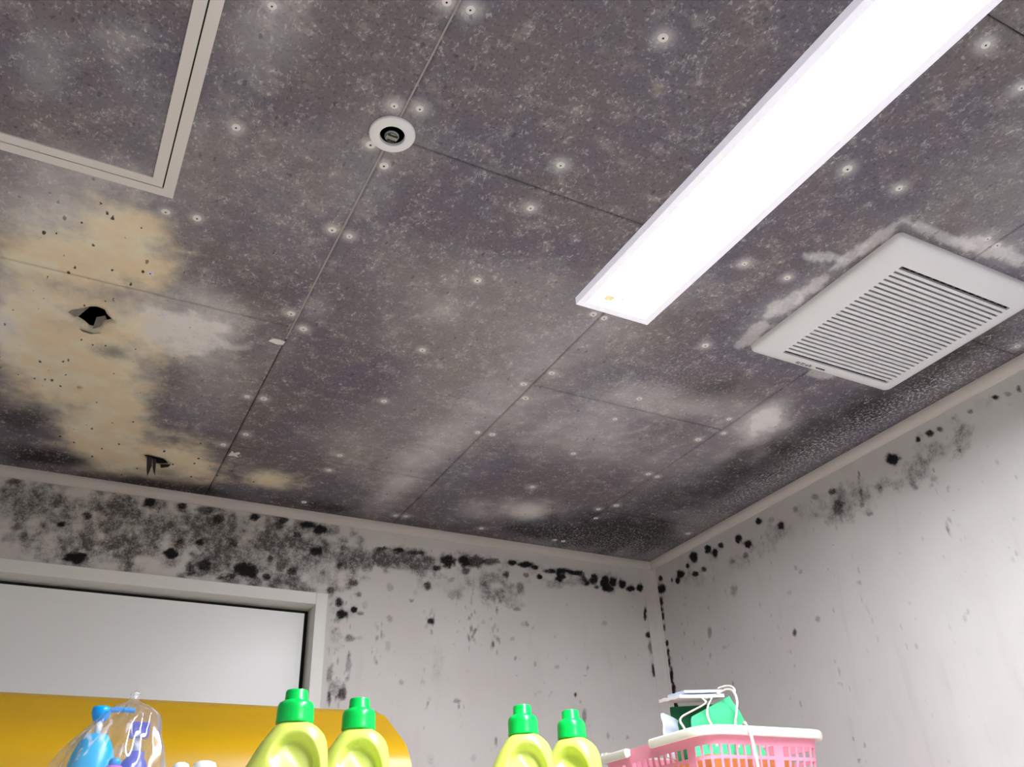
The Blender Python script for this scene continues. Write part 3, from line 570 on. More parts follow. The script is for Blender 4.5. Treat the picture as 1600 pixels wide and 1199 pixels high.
def wall_attrs(U, V, spots, clouds, cloud, seed, n_specks, region, streaks):
    rs = np.random.default_rng(seed)
    mould = np.zeros_like(U); haze = np.zeros_like(U)
    w = fbm(U, V, 120, 3) - 0.5
    w2 = fbm(U + 3.1, V, 45, 3) - 0.5
    def stamp(arr, cx, cy, ax, ay, bx, by, s, soft, wobble):
        R = 2.2 * max(math.hypot(ax, ay), math.hypot(bx, by))
        idx = np.nonzero((np.abs(U - cx) < R) & (np.abs(V - cy) < R))[0]
        if len(idx) == 0: return
        det = ax * by - ay * bx
        dx = U[idx] - cx; dy = V[idx] - cy
        u = (dx * by - dy * bx) / det; v = (dy * ax - dx * ay) / det
        r = np.sqrt(u * u + v * v) + wobble[idx]
        g = 1 - sstep(1 - soft, 1 + soft, r)
        arr[idx] = 1 - (1 - arr[idx]) * (1 - s * g)
    for t in spots:
        stamp(mould, *t[:6], min(1, t[6]), 0.42, w * 0.9)
        stamp(haze, t[0], t[1], *(1.7 * a for a in t[2:6]), 0.30 * t[6], 0.7, w2)
    for t in clouds:
        stamp(haze, t[0], t[1], *(1.25 * a for a in t[2:6]), min(1, t[6] * cloud), 0.75, w2 * 1.6)
    u0, u1, v0, v1 = region
    # fine specks running down from the cornice, sparser lower down
    for k in range(n_specks):
        cu = rs.uniform(u0, u1)
        cv = v1 - (v1 - v0) * rs.beta(1.0, 2.0)
        r = rs.uniform(0.0012, 0.0036); a = rs.uniform(0.08, 0.42)
        stamp(mould, cu, cv, r, 0, 0, r * rs.uniform(1.0, 2.4), a, 0.6, w * 0.5)
    for cu, v_hi, v_lo, n in streaks:
        for k in range(n):
            cv = rs.uniform(v_lo, v_hi); r = rs.uniform(0.0015, 0.004)
            stamp(mould, cu + rs.normal(0, 0.010), cv, r, 0, 0, r * rs.uniform(1.2, 3.0), rs.uniform(0.1, 0.45), 0.6, w * 0.5)
    return dict(mould=mould, haze=haze)


def grid_mesh(name, us, vs, to_xyz, attr_fn, mat, holes=(), skip=None, skirt=None):
    """regular grid with stain attributes; ragged holes are cut out; optional board edge"""
    U, V = np.meshgrid(us, vs, indexing='ij')
    U = U.ravel().copy(); V = V.ravel().copy()
    nu, nv = len(us), len(vs)
    I, J = np.meshgrid(np.arange(nu - 1), np.arange(nv - 1), indexing='ij')
    a = (I * nv + J).ravel()
    F = np.stack([a, a + nv, a + nv + 1, a + 1], 1)
    if skip is not None:
        cu = U[F].mean(1); cv = V[F].mean(1)
        F = F[~skip(cu, cv)]
    for poly in holes:
        P = np.array(poly)
        def inside(x, y):
            r = np.zeros(len(x), bool); n = len(P)
            for k in range(n):
                x0, y0 = P[k]; x1, y1 = P[(k + 1) % n]
                c = ((y0 > y) != (y1 > y)) & (x < (x1 - x0) * (y - y0) / (y1 - y0 + 1e-12) + x0)
                r ^= c
            return r
        cu = U[F].mean(1); cv = V[F].mean(1)
        near = np.nonzero((np.abs(cu - P[:, 0].mean()) < 0.1) & (np.abs(cv - P[:, 1].mean()) < 0.1))[0]
        ins = np.zeros(len(F), bool); ins[near] = inside(cu[near], cv[near])
        rim = np.intersect1d(F[ins].ravel(), F[~ins].ravel())
        F = F[~ins]
        for i in rim:                       # pull the rim onto the torn outline
            best = None
            for k in range(len(P)):
                A = P[k]; B = P[(k + 1) % len(P)]
                q = np.array((U[i], V[i])); d = B - A
                t = np.clip(((q - A) @ d) / (d @ d + 1e-12), 0, 1); c = A + t * d
                dd = ((q - c) ** 2).sum()
                if best is None or dd < best[0]: best = (dd, c)
            U[i], V[i] = best[1]
    att = attr_fn(U, V)
    C = to_xyz(U, V)
    if skirt is not None:                   # board thickness along every open edge
        E = np.concatenate([F[:, [0, 1]], F[:, [1, 2]], F[:, [2, 3]], F[:, [3, 0]]])
        key = np.sort(E, 1)
        uq, first, cnt = np.unique(key, axis=0, return_index=True, return_counts=True)
        B = E[first[cnt == 1]]
        vid = np.unique(B)
        remap = {int(v): len(C) + k for k, v in enumerate(vid)}
        C = np.concatenate([C, C[vid] + np.array(skirt)])
        for k in att: att[k] = np.concatenate([att[k], att[k][vid]])
        F = np.concatenate([F, np.array([[a, b, remap[int(b)], remap[int(a)]] for a, b in B])[:, ::-1]])
    me = bpy.data.meshes.new(name)
    used = np.unique(F); rm = -np.ones(len(C), int); rm[used] = np.arange(len(used))
    F = rm[F]; C = C[used]
    me.vertices.add(len(C)); me.vertices.foreach_set('co', C.astype(np.float32).ravel())
    me.loops.add(F.size); me.loops.foreach_set('vertex_index', F.astype(np.int32).ravel())
    me.polygons.add(len(F))
    me.polygons.foreach_set('loop_start', np.arange(0, F.size, 4, dtype=np.int32))
    me.update(calc_edges=True)
    for k, arr in att.items():
        at = me.attributes.new(k, 'FLOAT', 'POINT')
        at.data.foreach_set('value', arr[used].astype(np.float32))
    me.materials.append(mat)
    me.validate()
    return me


JX = -1.2568; JY = -0.2812; BW = 0.455; BL = 0.91
GAP = 0.0011
boards = []
for ci in range(-3, 3):
    x0, x1 = JX + ci * BW, JX + (ci + 1) * BW
    x0, x1 = max(x0, XL), min(x1, 0.0)
    if x1 - x0 < 0.02: continue
    off = JY if ci % 2 == 0 else JY - BL / 2
    edges = [0.0] + [off + k * BL for k in range(0, -6, -1)]
    edges = sorted(set(max(e, YN) for e in edges if e > YN - BL), reverse=True)
    for yb, ya in zip(edges, edges[1:]):
        if yb - ya < 0.02: continue
        fine = x1 > -1.80 and yb > -1.75
        st = 0.006 if fine else 0.06
        xs = np.linspace(x0 + GAP, x1 - GAP, max(2, int((x1 - x0) / st) + 1))
        ys = np.linspace(ya + GAP, yb - GAP, max(2, int((yb - ya) / st) + 1))
        hs = [h for h in (HOLE_A, HOLE_B, HOLE_C) if x0 < h[0][0] < x1 and ya < h[0][1] < yb]
        me = grid_mesh('ceiling_board', xs, ys, lambda U, V: np.stack([U, V, np.full_like(U, H)], 1), ceiling_attrs, M_CEIL, hs, None, (0, 0, 0.0095))
        b = link('ceiling_board', me, ceiling)
        boards.append((x0, x1, ya, yb, b))

# light filler in the long joint, from the sprinkler towards the far wall and back
for k, (ya, yb, w) in enumerate(((-1.168, -0.70, 0.0026), (-1.75, -1.225, 0.0022))):
    bm = bmesh.new(); bm_box(bm, JX - w / 2, JX + w / 2, ya, yb, H - 0.0003, H + 0.006)
    mesh_obj('joint_filler', bm, M_FILL, ceiling)

# screw heads dabbed with white filler
def screw_mesh():
    bm = bmesh.new()
    S = 14
    prof = [(0.0062, 0.0), (0.0056, -0.0010), (0.0014, -0.0013), (0.0011, -0.0002)]
    rings = [[bm.verts.new((r * math.cos(2 * math.pi * k / S), r * math.sin(2 * math.pi * k / S), z)) for k in range(S)] for r, z in prof]
    for i, (a, b) in enumerate(zip(rings, rings[1:])):
        for k in range(S):
            f = bm.faces.new((a[k], a[(k + 1) % S], b[(k + 1) % S], b[k])); f.material_index = 1 if i == 2 else 0
    f = bm.faces.new(rings[-1]); f.material_index = 1
    me = bpy.data.meshes.new('screw_head')
    bmesh.ops.recalc_face_normals(bm, faces=bm.faces)
    bm.to_mesh(me); bm.free()
    me.materials.append(M_PUTTY); me.materials.append(M_PITBLACK)
    return me

SCREW = screw_mesh()
rsc = random.Random(3)
for sx, sy in SCREWS:
    for x0, x1, ya, yb, b in boards:
        if x0 <= sx <= x1 and ya <= sy <= yb:
            o = link('screw_head', SCREW, b)
            s = rsc.uniform(0.72, 1.05)
            o.location = (sx, sy, H); o.scale = (s * rsc.uniform(0.9, 1.15), s, 1.0)
            break
# two smeared dabs of filler
for (cx, cy), pts in (((-1.269, -0.688), [(-.013, .004), (-.008, -.006), (.004, -.007), (.013, -.004), (.012, .006), (.002, .008)]),
                      ((-1.244, -0.245), [(-.009, .012), (-.006, -.012), (.0, -.003), (.008, -.012), (.012, -.006), (.006, .002), (.012, .012), (.002, .009)])):
    bm = bmesh.new()
    bm_prism(bm, [(cx + a, cy + b) for a, b in pts], 'z', H - 0.0012, H + 0.0005)
    par = next(b for x0, x1, ya, yb, b in boards if x0 <= cx <= x1 and ya <= cy <= yb)
    mesh_obj('filler_dab', bm, M_PUTTY, par)


def board_at(x, y):
    return next(b for x0, x1, ya, yb, b in boards if x0 <= x <= x1 and ya <= y <= yb)

# torn paper and broken gypsum in the holes
def flap(name, pts, mat, parent, thick=0.0009):
    bm = bmesh.new()
    P = [Vector(p) for p in pts]
    nrm = (P[1] - P[0]).cross(P[2] - P[0]).normalized() * thick
    A = [bm.verts.new(p) for p in P]; B = [bm.verts.new(p + nrm) for p in P]
    n = len(P)
    for k in range(n): bm.faces.new((A[k], A[(k + 1) % n], B[(k + 1) % n], B[k]))
    bmesh.ops.triangulate(bm, faces=[bm.faces.new(A), bm.faces.new(B)])
    return mesh_obj(name, bm, mat, parent)

bA = board_at(-1.551, -0.638)
flap('torn_flap', [(-1.588, -.630, H + .004), (-1.578, -.655, H + .003), (-1.562, -.648, H + .022), (-1.560, -.622, H + .026), (-1.574, -.612, H + .008)], M_PAPER, bA)
flap('torn_flap', [(-1.548, -.598, H + .004), (-1.534, -.605, H + .004), (-1.526, -.618, H + .006), (-1.534, -.622, H + .018), (-1.546, -.612, H + .018)], M_PAPER, bA)
flap('torn_flap', [(-1.532, -.655, H + .002), (-1.520, -.640, H + .002), (-1.512, -.626, H + .001), (-1.524, -.633, H + .016), (-1.531, -.645, H + .014)], M_PAPER, bA)
flap('torn_flap', [(-1.566, -.596, H - .001), (-1.545, -.592, H - .001), (-1.534, -.597, H - .001), (-1.548, -.601, H - .009), (-1.560, -.601, H - .008)], M_PAPER, bA)
bB = board_at(-1.39, -0.159)
M_SOOT = plain('blackened_paper', s2l(52, 50, 50), 0.85, grain=0.3, scale=120)
flap('hanging_strip', [(-1.404, -.164, H), (-1.393, -.165, H), (-1.391, -.166, H - .020), (-1.396, -.167, H - .046), (-1.400, -.166, H - .028)], M_SOOT, bB)
flap('hanging_strip', [(-1.392, -.160, H), (-1.385, -.160, H), (-1.383, -.161, H - .018), (-1.381, -.162, H - .040), (-1.389, -.162, H - .022)], M_SOOT, bB)
flap('torn_flap', [(-1.386, -.174, H - .0005), (-1.366, -.168, H - .0005), (-1.366, -.158, H + .012), (-1.384, -.164, H + .012)], M_PAPER, bB)
flap('torn_flap', [(-1.374, -.140, H - .001), (-1.354, -.147, H - .001), (-1.358, -.153, H - .010), (-1.372, -.147, H - .012)], M_SOOT, bB)

# ------------------------------------------------------------------ walls and floor
DX0, DX1, DZ = -1.83, -0.955, 2.103        # outer edge of the door frame
FR = 0.027                                  # face width of the frame
ox0, ox1, oz = DX0 + FR, DX1 - FR, DZ - FR  # door opening


def far_attrs(U, V):
    return wall_attrs(U, V, FAR_SPOTS, FAR_CLOUDS, 1.12, 11, 420, (-1.70, -0.03, 1.62, 2.25),
                      [(-0.93, 2.10, 1.78, 60), (-0.90, 2.12, 1.85, 40), (-0.82, 2.10, 1.90, 22), (-0.70, 2.10, 1.85, 34), (-0.58, 2.16, 2.00, 50), (-0.52, 2.18, 2.00, 44), (-0.62, 2.15, 1.7, 20), (-0.42, 2.1, 1.7, 16), (-0.25, 2.05, 1.7, 14), (-1.2, 2.2, 2.1, 30), (-1.4, 2.2, 2.1, 30)])


def right_attrs(U, V):
    return wall_attrs(U, V, RIGHT_SPOTS, RIGHT_CLOUDS, 1.0, 12, 260, (-1.35, -0.03, 1.55, 2.24),
                      [(-0.12, 2.22, 1.7, 30), (-0.25, 2.22, 1.8, 26), (-0.45, 2.22, 1.7, 18), (-0.70, 2.22, 1.9, 22), (-0.95, 2.22, 2.05, 26), (-0.6, 1.9, 1.55, 14), (-0.78, 1.95, 1.6, 10)])


def lin(a, b, st):
    return np.linspace(a, b, max(2, int(abs(b - a) / st) + 1))

us = np.concatenate([lin(XL, ox0, 0.06)[:-1], lin(ox0, -1.70, 0.02)[:-1], lin(-1.70, ox1, 0.0042)[:-1], lin(ox1, 0.0, 0.0042)])
vs = np.concatenate([lin(0.0, 1.60, 0.1)[:-1], lin(1.60, oz, 0.0042)[:-1], lin(oz, H, 0.0042)[:-1], lin(H, TOP, 0.08)])
me = grid_mesh('wall_far', us, vs, lambda U, V: np.stack([U, np.zeros_like(U), V], 1), far_attrs, M_WALL_F,
               skip=lambda u, v: (u > ox0) & (u < ox1) & (v < oz))
tag(link('wall_far', me), 'pale far wall with black mould spots below the ceiling and streaks beside the door', 'wall', None, 'structure')
us = np.concatenate([lin(YN, -1.40, 0.06)[:-1], lin(-1.40, 0.0, 0.0042)])
vs = np.concatenate([lin(0.0, 1.55, 0.1)[:-1], lin(1.55, H, 0.0042)[:-1], lin(H, TOP, 0.08)])
me = grid_mesh('wall_right', us, vs, lambda U, V: np.stack([np.zeros_like(U), U, V], 1), right_attrs, M_WALL_R)
tag(link('wall_right', me), 'pale right wall below the ventilation grille with mould spots along its top', 'wall', None, 'structure')
quad_plane('wall_left', [(XL, YN, 0), (XL, 0, 0), (XL, 0, TOP), (XL, YN, TOP)], M_PLAINWALL, label='plain pale wall left of the white door', cat='wall')
quad_plane('wall_near', [(XL, YN, 0), (0, YN, 0), (0, YN, TOP), (XL, YN, TOP)], M_PLAINWALL, label='plain pale wall facing the white door', cat='wall')
quad_plane('floor', [(XL, YN, 0), (0, YN, 0), (0, 0, 0), (XL, 0, 0)], M_FLOOR, label='pale floor under the storage rack', cat='floor')

# slim cornice bead under the ceiling, and the corner strip
lip = [(0.0, 0.0), (0.0, -0.021), (0.004, -0.021), (0.009, -0.017), (0.013, -0.010), (0.014, -0.004), (0.014, -0.0002)]
bm = bmesh.new(); bm_prism(bm, [(-d, H + z) for d, z in lip], 'x', XL, -0.0005)
auto_smooth(tag(mesh_obj('trim_1', bm, M_TRIM), 'thin pale cornice along the top of the far wall', 'cornice', None, 'structure'))
bm = bmesh.new(); bm_prism(bm, [(-d, H + z) for d, z in lip], 'y', YN, -0.0145)
auto_smooth(tag(mesh_obj('trim_2', bm, M_TRIM), 'thin pale cornice along the top of the right wall', 'cornice', None, 'structure'))
bm = bmesh.new()
bm_prism(bm, [(0, 0), (-0.036, 0), (-0.036, -0.002), (-0.030, -0.003), (-0.014, -0.005), (-0.006, -0.010), (-0.003, -0.017), (0, -0.018)], 'z', 0.0, H - 0.021)
auto_smooth(tag(mesh_obj('trim_3', bm, M_WALL_F), 'vertical cove strip in the corner between the two mouldy walls', 'corner trim', None, 'structure'))

# ------------------------------------------------------------------ door in the far wall
door = empty('door_1', (DX1, 0, 0), 'white flush door with pale frame set in the mouldy far wall', 'door', None, 'structure')
def loc(o):                                # children keep world-space mesh coordinates
    o.matrix_parent_inverse = o.parent.matrix_world.inverted() if o.parent else Matrix()
    return o
def part(name, bm, mat, root, smooth=False):
    bpy.context.view_layer.update()
    o = mesh_obj(name, bm, mat, root)
    o.matrix_parent_inverse = Matrix.Translation(-root.location) if root.rotation_euler.z == 0 else root.matrix_world.inverted()
    if smooth: auto_smooth(o)
    return o
FY = -0.012; SY = 0.036                    # face of the frame, face of the slab
bm = bmesh.new(); bm_box(bm, DX0 + FR, DX1 - FR * 0.0 - FR, FY, SY + 0.03, oz, DZ, 0.0012); part('frame_head', bm, M_FRAME, door)
bm = bmesh.new(); bm_box(bm, ox1, DX1, FY - 0.0005, SY + 0.03, 0.0, DZ, 0.0012); part('frame_jamb', bm, M_FRAME, door)
bm = bmesh.new(); bm_box(bm, DX0, ox0, FY - 0.0005, SY + 0.03, 0.0, DZ, 0.0012); part('frame_jamb', bm, M_FRAME, door)
bm = bmesh.new(); bm_box(bm, ox0, ox1, SY + 0.012, SY + 0.016, 0.0, oz); part('dark_gap', bm, M_GAP, door)
sx0, sx1, sz = ox0 + 0.005, ox1 - 0.011, oz - 0.009
bm = bmesh.new(); bm_box(bm, sx0, sx1, SY, SY + 0.010, 0.01, sz, 0.001); slab = part('door_slab', bm, M_DOOR, door)
bm = bmesh.new(); bm_box(bm, sx0 + 0.016, sx1 - 0.010, SY - 0.0016, SY + 0.002, 0.03, sz - 0.024, 0.0008); o = mesh_obj('facing_sheet', bm, M_DOOR, slab)
o.matrix_parent_inverse = slab.matrix_parent_inverse.copy() if False else Matrix()

# ------------------------------------------------------------------ ceiling light
LX0, LX1, LY0, LY1 = -0.868, -0.728, -2.22, -1.002
light = empty('ceiling_light', ((LX0 + LX1) / 2, (LY0 + LY1) / 2, H), 'long glowing white recessed light with slim frame in the mouldy ceiling', 'ceiling light')
fw_ = 0.013
M_RIM = plain('white_rim_added_glow', s2l(232, 230, 232), 0.35, grain=0.02, scale=20)
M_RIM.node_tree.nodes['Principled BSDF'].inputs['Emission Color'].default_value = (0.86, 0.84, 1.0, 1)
M_RIM.node_tree.nodes['Principled BSDF'].inputs['Emission Strength'].default_value = 0.45  # glow added to the frame, in place of the bright haze around the lamp
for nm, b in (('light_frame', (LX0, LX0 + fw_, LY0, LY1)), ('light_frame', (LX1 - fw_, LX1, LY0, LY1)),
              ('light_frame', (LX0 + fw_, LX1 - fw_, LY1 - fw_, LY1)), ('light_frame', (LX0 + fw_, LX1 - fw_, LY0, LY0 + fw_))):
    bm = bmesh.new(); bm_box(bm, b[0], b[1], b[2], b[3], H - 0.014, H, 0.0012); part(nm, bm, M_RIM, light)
m = NT('lit_diffuser')
em = m.n('ShaderNodeEmission')
em.inputs[0].default_value = (*LAMP_COLOUR, 1)
em.inputs[1].default_value = LAMP_STRENGTH
m.t.links.new(em.outputs[0], m.t.nodes['Material Output'].inputs[0])
M_LAMP = m.mat
bm = bmesh.new()
o1 = (LX0 + fw_, LX1 - fw_, LY0 + fw_, LY1 - fw_)
lo = [bm.verts.new(p) for p in ((o1[0], o1[2], H - .001), (o1[1], o1[2], H - .001), (o1[1], o1[3], H - .001), (o1[0], o1[3], H - .001))]
e_ = 0.006; zb = H - LAMP_DROP
hi = [bm.verts.new(p) for p in ((o1[0] + e_, o1[2] + e_, zb), (o1[1] - e_, o1[2] + e_, zb), (o1[1] - e_, o1[3] - e_, zb), (o1[0] + e_, o1[3] - e_, zb))]
for k in range(4): bm.faces.new((lo[k], lo[(k + 1) % 4], hi[(k + 1) % 4], hi[k]))
bm.faces.new(hi); bm.faces.new(lo)
part('diffuser', bm, M_LAMP, light)
M_SOCKET = plain('lamp_socket', s2l(225, 205, 150), 0.4, grain=0.05)
bm = bmesh.new(); bm_box(bm, -0.829, -0.814, LY1 - 0.034, LY1 - 0.020, zb - 0.004, zb + 0.001, 0.001); part('lamp_holder', bm, M_SOCKET, light)
bm = bmesh.new(); bm_tube(bm, [(-0.812, LY1 - 0.026, zb - 0.001), (-0.806, LY1 - 0.030, zb - 0.002), (-0.797, LY1 - 0.032, zb - 0.001)], 0.0022, 8); part('lamp_pin', bm, M_STEEL, light, True)

# ------------------------------------------------------------------ ventilation fan cover
VX0, VX1, VY0, VY1 = -0.508, -0.160, -1.344, -1.007
SX0, SX1, SY0, SY1 = -0.458, -0.196, -1.299, -1.036
fan = empty('ventilation_cover', ((VX0 + VX1) / 2, (VY0 + VY1) / 2, H), 'square off-white ventilation fan cover with narrow slots beside the light', 'vent')
ZF = H - 0.017
bm = bmesh.new()
def rrect(x0, x1, y0, y1, r, n=5):
    out = []
    for cx, cy, a0 in ((x1 - r, y1 - r, 0), (x0 + r, y1 - r, 90), (x0 + r, y0 + r, 180), (x1 - r, y0 + r, 270)):
        for k in range(n + 1):
            a = math.radians(a0 + 90 * k / n); out.append((cx + r * math.cos(a), cy + r * math.sin(a)))
    return out
rings = []
for inset, z, r in ((0.0, H, 0.010), (0.0, H - 0.007, 0.010), (0.0015, H - 0.010, 0.010), (0.007, H - 0.0135, 0.009), (0.022, ZF, 0.006)):
    rings.append([bm.verts.new((x, y, z)) for x, y in rrect(VX0 + inset, VX1 - inset, VY0 + inset, VY1 - inset, r)])
rings.append([bm.verts.new((x, y, ZF)) for x, y in rrect(SX0, SX1, SY0, SY1, 0.0015)])
rings.append([bm.verts.new((x, y, ZF + 0.004)) for x, y in rrect(SX0, SX1, SY0, SY1, 0.0015)])
for a, b in zip(rings, rings[1:]):
    n = len(a)
    for k in range(n): bm.faces.new((a[k], a[(k + 1) % n], b[(k + 1) % n], b[k]))
part('cover_plate', bm, M_WHITEPL, fan, True)
bm = bmesh.new(); bm_box(bm, SX0 - 0.01, SX1 + 0.01, SY0 - 0.01, SY1 + 0.01, H - 0.0045, H - 0.0035); part('dark_backing', bm, M_DARK, fan)
NS = 26
pitch = (SY1 - SY0) / NS
for k in range(NS - 1):
    y = SY0 + (k + 1) * pitch
    w = pitch * 0.30
    bm = bmesh.new()
    bm_prism(bm, [(y - w, ZF), (y + w, ZF), (y + w * 0.6, ZF + 0.0065), (y - w * 0.6, ZF + 0.0065)], 'x', SX0, SX1)
    part('slat', bm, M_WHITEPL, fan)
for k in range(15):
    x = SX0 + (k + 0.5) * (SX1 - SX0) / 15
    bm = bmesh.new(); bm_box(bm, x - 0.0016, x + 0.0016, SY0, SY1, ZF + 0.0055, ZF + 0.0085); part('cross_rib', bm, M_GREYRIB, fan)
M_INK = plain('grey_print', s2l(150, 146, 142), 0.6, grain=0.1)
M_INKD = plain('dark_print', s2l(70, 66, 64), 0.6, grain=0.1)
# small faint maker's print beside the slots
bm = bmesh.new()
for x0, x1, y0, y1 in ((-.412, -.404, -1.024, -1.0226), (-.412, -.404, -1.0204, -1.019), (-.401, -.393, -1.0245, -1.0233), (-.401, -.393, -1.0205, -1.0193), (-.389, -.384, -1.023, -1.0190), (-.381, -.376, -1.0236, -1.0196), (-.381, -.379, -1.0255, -1.0236)):
    bm_box(bm, x0, x1, y0, y1, ZF - 0.0002, ZF + 0.001)
part('faint_print', bm, M_INK, fan)
bm = bmesh.new(); bm_box(bm, -.364, -.343, -1.0232, -1.0212, ZF - 0.0003, ZF + 0.001); part('logo_bar', bm, M_INKD, fan)

# ------------------------------------------------------------------ sprinkler
SPX, SPY = -1.256, -1.1965
spr = empty('sprinkler', (SPX, SPY, H), 'round white sprinkler rosette with a recessed metal head', 'sprinkler')
bm = bmesh.new()
prof = [(0.0288, H + 0.0), (0.0290, H - 0.0015), (0.0280, H - 0.0032), (0.0240, H - 0.0046), (0.0180, H - 0.0052), (0.0160, H - 0.0048), (0.0155, H - 0.0035), (0.0153, H - 0.0002)]
bm_lathe(bm, prof, 48, (SPX, SPY, 0), caps=False); part('rosette', bm, M_WHITEPL, spr, True)
bm = bmesh.new(); bm_lathe(bm, [(0.0153, H - 0.0006), (0.0001, H - 0.0006)], 32, (SPX, SPY, 0)); part('dark_cup', bm, M_DARK, spr)
bm = bmesh.new(); bm_lathe(bm, [(0.0088, H - 0.0008), (0.0092, H - 0.003), (0.0078, H - 0.004), (0.0075, H - 0.006), (0.003, H - 0.0066), (0.0005, H - 0.0066)], 24, (SPX, SPY + 0.002, 0)); part('sprinkler_head', bm, M_STEEL, spr, True)
bm = bmesh.new(); bm_box(bm, SPX - 0.0062, SPX + 0.0062, SPY - 0.0035, SPY - 0.0012, H - 0.0072, H - 0.0055, 0.0004); part('frame_arm', bm, M_DARK, spr)
bm = bmesh.new(); bm_box(bm, SPX - 0.0045, SPX + 0.0062, SPY + 0.0048, SPY + 0.0080, H - 0.0072, H - 0.0055, 0.0004); part('frame_arm', bm, M_DARK, spr)

# ------------------------------------------------------------------ access hatch
HX1, HY1 = -1.4815, -0.9671; HX0, HY0 = HX1 - 0.454, HY1 - 0.454
hatch = empty('access_hatch', ((HX0 + HX1) / 2, (HY0 + HY1) / 2, H), 'square ceiling access hatch with double pale metal frame', 'access hatch')
def ring(name, x0, x1, y0, y1, w, z0, z1, mat):
    bm = bmesh.new()
    O = [(x0, y0), (x1, y0), (x1, y1), (x0, y1)]; I = [(x0 + w, y0 + w), (x1 - w, y0 + w), (x1 - w, y1 - w), (x0 + w, y1 - w)]
    V = [[bm.verts.new((p[0], p[1], z)) for p in L] for L, z in ((O, z1), (O, z0), (I, z0), (I, z1))]
    for a, b in zip(V, V[1:] + V[:1]):
        for k in range(4): bm.faces.new((a[k], a[(k + 1) % 4], b[(k + 1) % 4], b[k]))
    return part(name, bm, mat, hatch)
ring('outer_frame', HX0, HX1, HY0, HY1, 0.0140, H - 0.0030, H, M_ALU)
ring('dark_joint', HX0 + .0138, HX1 - .0138, HY0 + .0138, HY1 - .0138, 0.0030, H - 0.0008, H, M_GAP)
ring('inner_frame', HX0 + .0158, HX1 - .0158, HY0 + .0158, HY1 - .0158, 0.0135, H - 0.0030, H, M_ALU)
px0, px1, py0, py1 = HX0 + .0292, HX1 - .0292, HY0 + .0292, HY1 - .0292
me = grid_mesh('hatch_panel', lin(px0, px1, 0.006), lin(py0, py1, 0.006), lambda U, V: np.stack([U, V, np.full_like(U, H - 0.0010)], 1), ceiling_attrs, M_CEIL)
o = link('hatch_panel', me, hatch); o.matrix_parent_inverse = Matrix.Translation(-hatch.location)

# ------------------------------------------------------------------ storage rack carrying the things below the frame
ZS = 1.44                                  # top of the rack, just below eye level
M_RACK = plain('white_melamine', s2l(224, 220, 214), 0.4, grain=0.03, scale=10)
rack = empty('storage_rack', (-1.05, -0.65, 0), 'white storage rack under the detergent bottles and the pink basket', 'rack')
bm = bmesh.new(); bm_box(bm, -1.98, -0.20, -1.00, -0.36, ZS - 0.02, ZS, 0.002); part('top_board', bm, M_RACK, rack)
bm = bmesh.new(); bm_box(bm, -1.98, -0.20, -1.00, -0.36, 0.70, 0.72, 0.002); part('shelf_board', bm, M_RACK, rack)
for x in (-1.98, -0.23):
    for y in (-1.00, -0.39):
        bm = bmesh.new(); bm_box(bm, x, x + 0.03, y, y + 0.03, 0.0, ZS - 0.02, 0.002); part('leg', bm, M_RACK, rack)

# ------------------------------------------------------------------ yellow cover with a slanted front
M_YELLOW = plain('yellow_vinyl', s2l(188, 145, 4), 0.38, grain=0.03, scale=5)
cov = [(-0.44, ZS), (-0.44, 1.700), (-0.47, 1.735), (-0.52, 1.743), (-0.555, 1.740), (-0.580, 1.730), (-0.600, 1.719), (-0.625, 1.704), (-0.651, 1.688), (-0.675, 1.673), (-0.692, 1.660), (-0.702, 1.645), (-0.706, 1.630), (-0.706, ZS)]
bm = bmesh.new()
bm_prism(bm, cov, 'x', -1.94, -1.017)
bmesh.ops.bevel(bm, geom=[e for e in bm.edges if abs(e.verts[0].co.x - e.verts[1].co.x) < 1e-6 and e.verts[0].co.x > -1.1], offset=0.004, segments=2, affect='EDGES')
cover = auto_smooth(mesh_obj('appliance_cover', bm, M_YELLOW), 40)
tag(cover, 'large glossy yellow cover with a slanted front behind the bottles', 'cover')

# ------------------------------------------------------------------ detergent bottles
M_LIME = plain('lime_bottle_plastic', s2l(218, 232, 108), 0.32, grain=0.02, scale=10, sss=0.15)
M_GREEN = plain('green_cap_plastic', s2l(0, 206, 84), 0.3, grain=0.03, scale=40)

